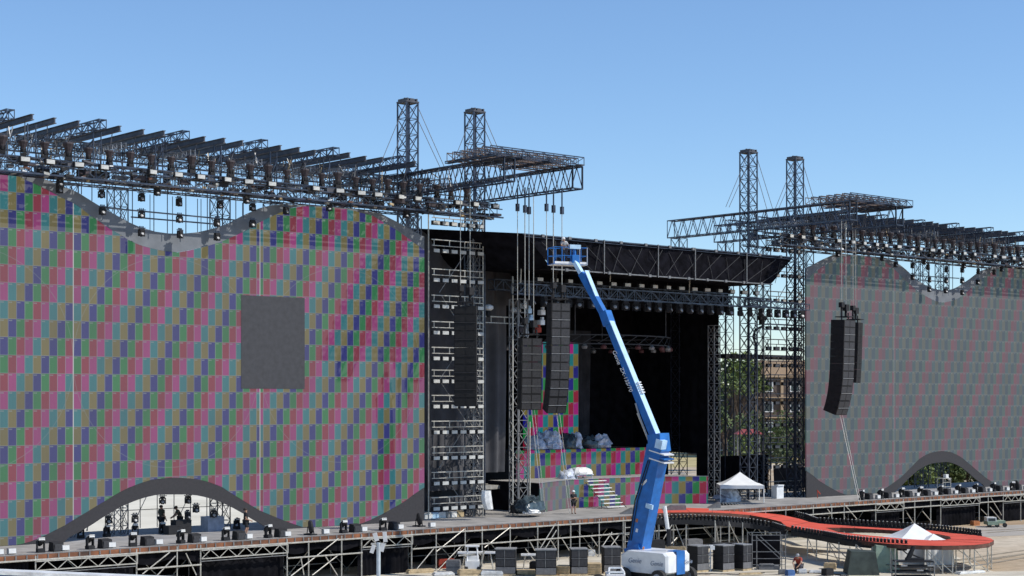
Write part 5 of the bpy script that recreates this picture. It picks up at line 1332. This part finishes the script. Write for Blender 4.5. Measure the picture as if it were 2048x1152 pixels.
# ------------------------------------------------------------------ people
def limbs(pose):
    J = {'pel': (0, 0, .95), 'wai': (0, .0, 1.12), 'che': (0, 0, 1.33), 'nk': (0, .01, 1.48), 'hd': (0, .02, 1.6), 'top': (0, .02, 1.7), 'nose': (0, -.1, 1.6), 'earL': (-.095, .03, 1.6), 'earR': (.095, .03, 1.6),
         'shL': (-.19, 0, 1.41), 'elL': (-.25, .03, 1.13), 'wrL': (-.25, -.1, .9), 'shR': (.19, 0, 1.41), 'elR': (.25, .03, 1.13), 'wrR': (.25, -.1, .9),
         'hiL': (-.1, 0, .9), 'knL': (-.12, -.02, .5), 'anL': (-.12, .03, .09), 'toL': (-.13, -.16, .04), 'hiR': (.1, 0, .9), 'knR': (.12, -.02, .5), 'anR': (.12, .03, .09), 'toR': (.13, -.16, .04)}
    J.update(pose); return {k: V(v) for k, v in J.items()}
RAD_ = {'pel': .145, 'wai': .13, 'che': .155, 'nk': .062, 'hd': .1, 'top': .075, 'nose': .018, 'earL': .02, 'earR': .02, 'shL': .075, 'elL': .045, 'wrL': .032, 'shR': .075, 'elR': .045, 'wrR': .032, 'hiL': .095, 'knL': .062, 'anL': .042, 'toL': .035, 'hiR': .095, 'knR': .062, 'anR': .042, 'toR': .035}
ED = [('pel', 'wai'), ('wai', 'che'), ('che', 'nk'), ('nk', 'hd'), ('hd', 'top'), ('hd', 'nose'), ('hd', 'earL'), ('hd', 'earR'), ('che', 'shL'), ('shL', 'elL'), ('elL', 'wrL'), ('che', 'shR'), ('shR', 'elR'), ('elR', 'wrR'), ('pel', 'hiL'), ('hiL', 'knL'), ('knL', 'anL'), ('anL', 'toL'), ('pel', 'hiR'), ('hiR', 'knR'), ('knR', 'anR'), ('anR', 'toR')]
def skin(name, J, edges, rad, m, root, sub=1):
    ks = []
    for a, b_ in edges:
        for k in (a, b_):
            if k not in ks: ks.append(k)
    me = bpy.data.meshes.new(name); me.from_pydata([tuple(J[k]) for k in ks], [(ks.index(a), ks.index(b_)) for a, b_ in edges], [])
    o = bpy.data.objects.new(name, me); COL.objects.link(o)
    md = o.modifiers.new('Skin', 'SKIN')
    for i, k in enumerate(ks):
        q = me.skin_vertices[0].data[i]; q.radius = (rad[k], rad[k]); q.use_root = (k == root)
    if sub: o.modifiers.new('Sub', 'SUBSURF').levels = sub; o.modifiers['Sub'].render_levels = sub
    dg = bpy.context.evaluated_depsgraph_get(); me2 = bpy.data.meshes.new_from_object(o.evaluated_get(dg)); o.modifiers.clear(); o.data = me2; me2.name = name
    me2.materials.clear(); me2.materials.append(M[m]); me2.polygons.foreach_set('use_smooth', [True] * len(me2.polygons))
    return o
def person(loc, yaw, lab, shirt, legs_m, hair='hair', pose={}, longleg=False, hat=None, sc=1.0, group=None):
    J = limbs(pose); rad = dict(RAD_); edges = list(ED)
    for s in 'LR':
        w_, e = J['wr' + s], J['el' + s]; d = (w_ - e).normalized(); n = d.cross(V((1, 0, 0)) if abs(d.x) < .9 else V((0, 1, 0))).normalized(); q = d.cross(n)
        J['pa' + s] = w_ + d * .075; rad['pa' + s] = .034; edges.append(('wr' + s, 'pa' + s))
        for i in range(4):
            a = (i - 1.5) * .021; L = (.075, .09, .085, .065)[i]; k1, k2 = f'f{i}{s}', f'g{i}{s}'
            J[k1] = w_ + d * .12 + n * a; J[k2] = w_ + d * (.12 + L * .8) + n * a * 1.15 + q * .03; rad[k1] = .011; rad[k2] = .008; edges += [('pa' + s, k1), (k1, k2)]
        J['t' + s] = w_ + d * .07 + n * .06; rad['t' + s] = .012; edges.append(('pa' + s, 't' + s))
    o = skin('person', J, edges, rad, 'skin', 'pel')
    o.location = V(loc); o.rotation_euler = (0, 0, yaw); o.scale = (sc,) * 3; tag(o, lab, 'person', group)
    g = {k: v * 1.22 for k, v in RAD_.items()}; g['nk'] = .07
    for s in 'LR': J['sl' + s] = J['sh' + s].lerp(J['el' + s], .75); g['sl' + s] = .062; J['sk' + s] = J['hi' + s].lerp(J['kn' + s], .95); g['sk' + s] = .092; g['an' + s] = .065
    g['hiL'] = g['hiR'] = .112
    c = skin('shirt', J, [('pel', 'wai'), ('wai', 'che'), ('che', 'nk'), ('che', 'shL'), ('shL', 'slL'), ('che', 'shR'), ('shR', 'slR')], g, shirt, 'pel'); c.parent = o
    le = [('pel', 'hiL'), ('pel', 'hiR'), ('hiL', 'skL'), ('hiR', 'skR')]
    if longleg: le = [('pel', 'hiL'), ('pel', 'hiR'), ('hiL', 'knL'), ('hiR', 'knR'), ('knL', 'anL'), ('knR', 'anR')]; g['knL'] = g['knR'] = .085
    c = skin('trousers' if longleg else 'shorts', J, le, g, legs_m, 'pel'); c.parent = o
    for s in 'LR':
        sj = {'a': J['an' + s] + V((0, .02, -.02)), 'b': J['to' + s]}; c = skin('shoe', sj, [('a', 'b')], {'a': .058, 'b': .052}, 'black', 'a'); c.parent = o
    hd = J['hd']; fw = (J['nose'] - hd).normalized(); up = (J['top'] - hd).normalized()
    b = MB(); b.lathe(hd + up * .03 - fw * .018, [(.112, -.02), (.118, .05), (.095, .1), (.04, .128)], 12, up)
    if hat: b.box(hd + up * .04 + fw * .12, (.16, .1, .02), fw.cross(up), fw, up)
    WL[o] = V((0, 0, 0)); c = b.build('helmet' if hat else 'hair', hat or hair, o)
    sd = fw.cross(up)
    for s in (-.035, .035):
        b = MB(); b.lathe(hd + fw * .088 + sd * s + up * .015, [(.006, -.01), (.013, 0), (.006, .01)], 6, fw); b.build('eye', 'black', o)
    return o
FC = CAMROT   # facing the photographer (local -y toward the camera)
stand = {}
folded = {'elL': (-.24, .0, 1.14), 'wrL': (-.02, -.2, 1.16), 'elR': (.24, 0, 1.14), 'wrR': (.04, -.22, 1.2)}
p = PG(1147, 1028, DZ); person(p, FC + .4, 'person in black with white cap standing alone on stage before the lower riser', 'shirt_k', 'shirt_k', hat='white', pose=folded, sc=1.0)
p = PG(502, 1074, DZ); p.z = DZ
person(V((p.x, p.y + .6, DZ)), FC + 1.9, 'person in dark top and shorts walking on stage right of the arch', 'shirt_k', 'shirt_k', pose={'elL': (-.24, .05, 1.12), 'wrL': (-.2, -.22, 1.0), 'knR': (.12, -.16, .5), 'anR': (.12, -.02, .09), 'toR': (.13, -.2, .04), 'anL': (-.12, .18, .1), 'toL': (-.13, .0, .04)})
p = PV(323, 0, 94.2); person((p.x, 94.2, DZ), FC + 2.6, 'person in dark clothes standing in the bright arch under the coloured screen', 'shirt_g', 'shirt_k', longleg=True, pose={'elR': (.3, -.05, 1.15), 'wrR': (.2, -.26, 1.1)})
p = PV(360, 0, 93.8); person((p.x, 93.8, DZ), FC - 1.2, 'person bending over a black case in the bright arch', 'shirt_g', 'shirt_k', longleg=True, pose={'che': (0, -.14, 1.28), 'nk': (0, -.2, 1.42), 'hd': (0, -.25, 1.52), 'top': (0, -.29, 1.61), 'nose': (0, -.35, 1.49), 'earL': (-.095, -.24, 1.52), 'earR': (.095, -.24, 1.52), 'shL': (-.19, -.16, 1.36), 'shR': (.19, -.16, 1.36), 'elL': (-.25, -.28, 1.1), 'elR': (.25, -.28, 1.1), 'wrL': (-.15, -.46, .98), 'wrR': (.15, -.46, .98)})
for x, v, lab, s in ((362, 93.0, 'black case on the deck before the bending person in the arch', (1.1, .7, .8)), (345, 92.6, 'low black case on the deck left of the bending person', (.9, .7, .5)), (425, 93.2, 'blue grey case on the deck at the right of the arch', (1.2, .9, .9))):
    q = PV(x, 0, v); b = MB(); b.box((q.x, v, DZ + s[2] / 2), s); b.box((q.x, v, DZ + s[2] + .02), (s[0] * 1.02, s[1] * 1.02, .05)); tag(b.build('flight_case', 'black' if x != 425 else 'liftgrey'), lab, 'case')
bsp = BP(-.2, 0, .04); person(bsp, FC + .5, 'person in white helmet leaning on the lift basket rail high by the roof', 'seam', 'jean', longleg=True, hat='white', pose={'che': (-.1, -.08, 1.3), 'nk': (-.14, -.13, 1.44), 'hd': (-.18, -.17, 1.55), 'top': (-.2, -.19, 1.65), 'nose': (-.2, -.28, 1.54), 'earL': (-.27, -.16, 1.55), 'earR': (-.09, -.16, 1.55), 'shL': (-.28, -.1, 1.38), 'shR': (.08, -.1, 1.38), 'elL': (-.36, -.2, 1.15), 'wrL': (-.3, -.42, 1.12), 'elR': (.16, -.22, 1.15), 'wrR': (.1, -.44, 1.12)})
p = PV(1109, 590, 90.3); person(V((p.x, 90.3, 19.62)), FC + 2.4, 'person in red climbing on the lamp truss under the lift basket', 'shirt_r', 'shirt_k', longleg=True, hat='seam', pose={'elL': (-.3, -.1, 1.5), 'wrL': (-.25, -.2, 1.75), 'knR': (.14, -.3, .66), 'anR': (.13, -.1, .3), 'toR': (.13, -.28, .25)})
sq = {'pel': (0, .2, .42), 'wai': (0, .16, .6), 'che': (0, .0, .8), 'nk': (0, -.1, .92), 'hd': (0, -.17, 1.02), 'top': (0, -.21, 1.11), 'nose': (0, -.28, .99), 'earL': (-.095, -.16, 1.02), 'earR': (.095, -.16, 1.02), 'shL': (-.19, -.05, .87), 'shR': (.19, -.05, .87), 'elL': (-.26, -.28, .66), 'elR': (.26, -.28, .66), 'wrL': (-.14, -.44, .46), 'wrR': (.14, -.44, .46),
      'hiL': (-.11, .18, .4), 'hiR': (.11, .18, .4), 'knL': (-.18, -.26, .52), 'knR': (.18, -.26, .52), 'anL': (-.15, .02, .09), 'anR': (.15, .02, .09), 'toL': (-.16, -.17, .04), 'toR': (.16, -.17, .04)}
p = PG(1597, 1146, 0); person(p, FC - .5, 'worker in red shirt crouching on the ground under the runway', 'shirt_r', 'jean', longleg=True, hat='seam', pose=sq, sc=1.08)

# ------------------------------------------------------------------ trees and buildings behind
def tree(c, h, r, trunk, n, m, lab, name='leafy_tree', cat='tree', flat=1.0, seed=0, group=None, leaf=.55, low=.0):
    rr = random.Random(seed); c = V(c); t = thing(name, lab, cat, c, group)
    b = MB(); tr = h * (.028 if trunk > .2 else .02)
    top = c + V((rr.uniform(-.3, .3), rr.uniform(-.3, .3), h * .75)); b.bar(c, c.lerp(top, .5), tr, 7, tr * .7); b.bar(c.lerp(top, .5), top, tr * .7, 7, tr * .25)
    lobes = []
    for i in range(9):
        a = rr.uniform(0, 6.28); q = rr.uniform(.25, .8); z = trunk + (1 - trunk) * rr.uniform(.25, .85)
        lc = c + V((math.cos(a) * r * q, math.sin(a) * r * q, h * z)); lobes.append((lc, r * rr.uniform(.35, .55)))
        b.bar(c + V((0, 0, h * max(trunk * .7, .15 + .2 * rr.random()))), lc, tr * .4, 5, tr * .12)
    b.build('trunk', 'bark', t); b = MB()
    for i in range(n):
        lc, lr = lobes[rr.randrange(9)]
        d = V((rr.gauss(0, 1), rr.gauss(0, 1), rr.gauss(0, 1))).normalized() * lr * rr.random() ** .4; d.z *= flat
        p = lc + d; s = leaf * rr.uniform(.5, 1.2); x = V((rr.gauss(0, 1), rr.gauss(0, 1), rr.gauss(0, .6))).normalized(); y = x.cross(V((rr.gauss(0, 1), rr.gauss(0, 1), rr.gauss(0, 1)))).normalized()
        b.add([p - x * s * .5, p + y * s * .3, p + x * s * .5, p - y * s * .3], [(0, 1, 2, 3)])
    b.build('crown', m, t)
def gz(x, k): p = PD(x, 800, k); p.z = 0; return p
tree(gz(1478, 262), 21, 5.2, .5, 1700, 'leaf_l', 'broad pale green tree with flat rounded top behind the lattice masts', flat=.55, seed=1, leaf=.8)
tree(gz(1450, 255), 16, 4.2, .3, 1200, 'leaf_m', 'darker green tree below the broad pale one near the black wing drape', seed=2, leaf=.7)
tree(gz(1535, 210), 10.5, 3.6, .12, 1300, 'leaf_m', 'bushy sunlit tree behind the lamp ladder, left of the two bushes', seed=3, leaf=.5)
tree(gz(1575, 215), 10.8, 3.6, .12, 1300, 'leaf_m', 'bushy tree beside the washed out screen edge behind the lamps', seed=4, leaf=.5)
tree(gz(1590, 200), 7.5, 3.0, .1, 900, 'leaf_d', 'low dark bush at the foot of the lamp ladder', 'leafy_bush', 'bush', seed=5, leaf=.5)
tree(gz(1470, 205), 8.0, 2.9, .1, 900, 'leaf_l', 'pale green bush behind the lattice masts left of the red canopy', 'leafy_bush', 'bush', seed=6, leaf=.5)
tree(gz(1500, 240), 12, 3.4, .15, 900, 'leaf_m', 'green bush rising behind the red canopy', 'leafy_bush', 'bush', seed=7, leaf=.5)
for i, (x, k, h_, r, mm, lab) in enumerate(((1822, 196, 4.5, 2.6, 'leaf_l', 'sunlit bush at the left inside the right hand arch'), (1850, 205, 6.0, 3.0, 'leaf_m', 'green bush left of centre in the right hand arch'), (1878, 198, 5.2, 2.8, 'leaf_m', 'dense bush in the middle of the right hand arch'), (1908, 207, 6.4, 3.0, 'leaf_d', 'dark bush right of centre in the right hand arch'), (1935, 200, 5.0, 2.8, 'leaf_d', 'dark bush at the right inside the right hand arch'), (1965, 210, 6, 3, 'leaf_m', 'green bush hidden behind the foot of the washed out screen'))):
    tree(gz(x, k), h_ * 1.15, r * 1.15, .05, 2600, mm, lab, 'leafy_bush', 'bush', seed=20 + i, leaf=.6)
for i, (x, k, h_, r) in enumerate(((190, 330, 3.0, 3), (400, 300, 2.4, 2.6), (425, 320, 3.0, 3.0))):
    tree(gz(x, k), h_, r, .1, 300, 'leaf_m', ('small far shrub at the left side of the bright yard', 'small far shrub right of centre in the bright yard', 'small far shrub at the right side of the bright yard')[i], 'leafy_bush', 'bush', seed=40 + i, leaf=.5)
def block(c, w_, d, h, yaw, lab, floors, wallm, roofm, cols, top=None):
    t = thing('apartment_building', lab, 'building', c); cs, sn = math.cos(yaw), math.sin(yaw); W = lambda a, b_, z: V((c.x + a * cs - b_ * sn, c.y + a * sn + b_ * cs, z))
    b = MB(); b.obox(W(0, 0, h / 2), (w_, d, h), yaw); wl = b.build('wall', wallm, t)
    b = MB(); b.obox(W(0, 0, h + .25), (w_ + 1.2, d + 1.2, .5), yaw); b.build('roof', roofm, t)
    fh = h / floors
    for f in range(floors):
        if f: b = MB(); b.obox(W(0, -d / 2 - .5, f * fh), (w_ * .96, 1.0, .18), yaw); b.build('balcony', roofm, t)
        for i in range(cols):
            x = -w_ / 2 + w_ * (i + .5) / cols; b = MB(); b.obox(W(x, -d / 2 - .04, f * fh + fh * .52), (w_ / cols * .36, .1, fh * .5), yaw); wn = b.build('window', 'plastic_w', t)
            b = MB(); b.obox(W(x, -d / 2 - .1, f * fh + fh * .52), (w_ / cols * .28, .03, fh * .4), yaw); b.build('pane', 'glass', wn)
    for i in range(cols + 1):
        b = MB(); b.obox(W(-w_ / 2 + w_ * i / cols, -d / 2 - .2, h / 2), (.5, .4, h), yaw); b.build('pillar', roofm, t)
    if top:
        b = MB(); b.obox(W(*top[0]), top[1], yaw); b.build('attic', 'tan', t)
block(gz(1590, 330), 22, 12, 15.6, FC + .25, 'brown brick apartment building with tan attic behind the lamp ladder', 4, 'brick', 'tan', 4, ((1, 1, 17.4), (19, 8, 3.2)))
block(gz(1452, 345), 14, 12, 13.5, FC - .2, 'low brown apartment building behind the lattice masts', 4, 'brick', 'bark', 3)
# red market canopy far behind
p = gz(1497, 186); t = thing('red_canopy', 'small red roofed canopy among the bushes behind the masts', 'canopy', p)
b = MB(); W = lambda a, c_, z: p + RV * a + AV * c_ + UP * z
b.add([W(-1.5, -1.5, 7.4), W(1.5, -1.5, 7.4), W(1.5, 1.5, 7.4), W(-1.5, 1.5, 7.4), W(-.8, 0, 7.95), W(.8, 0, 7.95)], [(0, 1, 5, 4), (1, 2, 5), (2, 3, 4, 5), (3, 0, 4), (3, 2, 1, 0)]); b.build('canopy_roof', 'redroof', t)
for a in (-1.4, 1.4):
    for c_ in (-1.3, 1.3):
        b = MB(); b.bar(W(a, c_, 0), W(a, c_, 7.4), .09); b.build('post', 'galv_dull', t)
# dark working platform and cloths in the gap right of the roof
p = PV(1440, 712, 99.5); q = PV(1592, 716, 99.5)
t = thing('gap_platform', 'dark horizontal platform across the gap between stage roof and washed out screen', 'platform', (p + q) / 2)
b = MB(); b.box((p + q) / 2, ((q - p).length, 1.4, .38)); b.build('platform_deck', 'black', t)
b = MB(); b.bar(p + V((0, -.7, .6)), V((q.x, q.y - .7, p.z + .6)), .03); b.build('hand_rail', 'galv_dull', t)
for i in range(3):
    u = p.x + (q.x - p.x) * i / 2; b = MB(); b.bar((u, 98.9, 0), (u, 98.9, p.z), .05); b.build('support_post', 'alu', t)
drape('scaffold_cloth', 'black cloth on the scaffold behind the low white canopy', (110.5, 100), (118, 100), 3, 6.2, 'cloth_black', .8, .1, 5, None, 31)
drape('scaffold_cloth', 'charcoal cloth low behind the lamp ladder by the washed out screen', (118.1, 99.5), (124.0, 99.5), 3, 4.9, 'cloth_dark', .8, .1, 5, None, 32)
p = PV(1428, 0, 95.2); t = thing('side_tower', 'silver lattice tower at the right edge of the stage opening', 'truss tower', (p.x, 95.2, DZ)); b = MB(); b.truss((p.x, 95.2, DZ), (p.x, 95.2, 17.5), .7, .7, 18, .05, .03, up=V((0, 1, 0))); b.build('lattice', 'galv_dull', t)

rnd = random.Random(33)
cabs = [((900, 1150), (960, 1144), (1000, 1148), (1060, 1151), 'black cable lying on the yard before the first speaker stack'), ((1370, 1150), (1410, 1146), (1470, 1149), (1540, 1145), 'black cable lying on the yard right of the lift'), ((1560, 1148), (1600, 1143), (1640, 1147), (1690, 1150), 'black cable lying on the ground below the runway legs'), ((1640, 1143), (1665, 1147), (1680, 1151), (1700, 1152), 'grey hose lying left of the green tent')]
for *pts, lab in cabs:
    P = [PG(x, y, .03) for x, y in pts]; b = MB(); Q = []
    for k in range(3):
        for j in range(6): Q.append(P[k].lerp(P[k + 1], j / 6) + V((rnd.uniform(-.12, .12), rnd.uniform(-.12, .12), 0)))
    b.path(Q, .028, 5); tag(b.build('cable', 'black'), lab, 'cable')

trk = mat('dusty_tyre_track', (0.30, 0.25, 0.18), 0.95, 0, 0.3, 0.8)
rnd = random.Random(44)
for k, (pts) in enumerate((((960, 1152), (1100, 1146), (1300, 1150), (1420, 1152)), ((1400, 1151), (1520, 1147), (1620, 1144), (1760, 1147)), ((1900, 1125), (1960, 1118), (2020, 1108), (2080, 1100)), ((1900, 1133), (1960, 1125), (2020, 1115), (2080, 1107)), ((1960, 1064), (2000, 1061), (2040, 1059), (2090, 1057)))):
    P = [PG(x, y, .012 + .004 * k) for x, y in pts]; Q = [P[i].lerp(P[i + 1], j / 5) for i in range(3) for j in range(5)] + [P[3]]
    for side in (-.75, .75):
        g = [[], []]
        for i, q in enumerate(Q):
            d = (Q[min(i + 1, len(Q) - 1)] - Q[max(i - 1, 0)]).normalized(); n = V((-d.y, d.x, 0)); w_ = .14 + .05 * rnd.random()
            g[0].append(q + n * (side - w_)); g[1].append(q + n * (side + w_))
        b = MB(); b.sheet(g); tag(b.build('tyre_track', [trk]), kind='structure')
for a in ((1135, 1152, 'short plank lying on the ground left of the third stack', (1.1, .16, .05), 'wood'), (1500, 1149, 'loose plank lying before the open scaffold cube', (1.6, .2, .05), 'wood'), (1565, 1149, 'small grey toolbox beside the scaffold cube', (.5, .3, .28), 'cabgrey'),
          (1580, 1151, 'blue plastic crate near the crouching worker', (.5, .4, .3), 'parapet'), (1655, 1151, 'black cable drum case left of the green tent', (.6, .5, .4), 'black'), (1905, 1143, 'grey timber stack between the runway legs', (1.6, .6, .2), 'cabgrey'), (1940, 1147, 'pale scaffold boards lying under the runway tip', (2.2, .5, .12), 'plastic_w'), (1330, 1151, 'dusty rock coloured sack before the lift chassis', (.9, .6, .35), 'wood')):
    gear(*a)
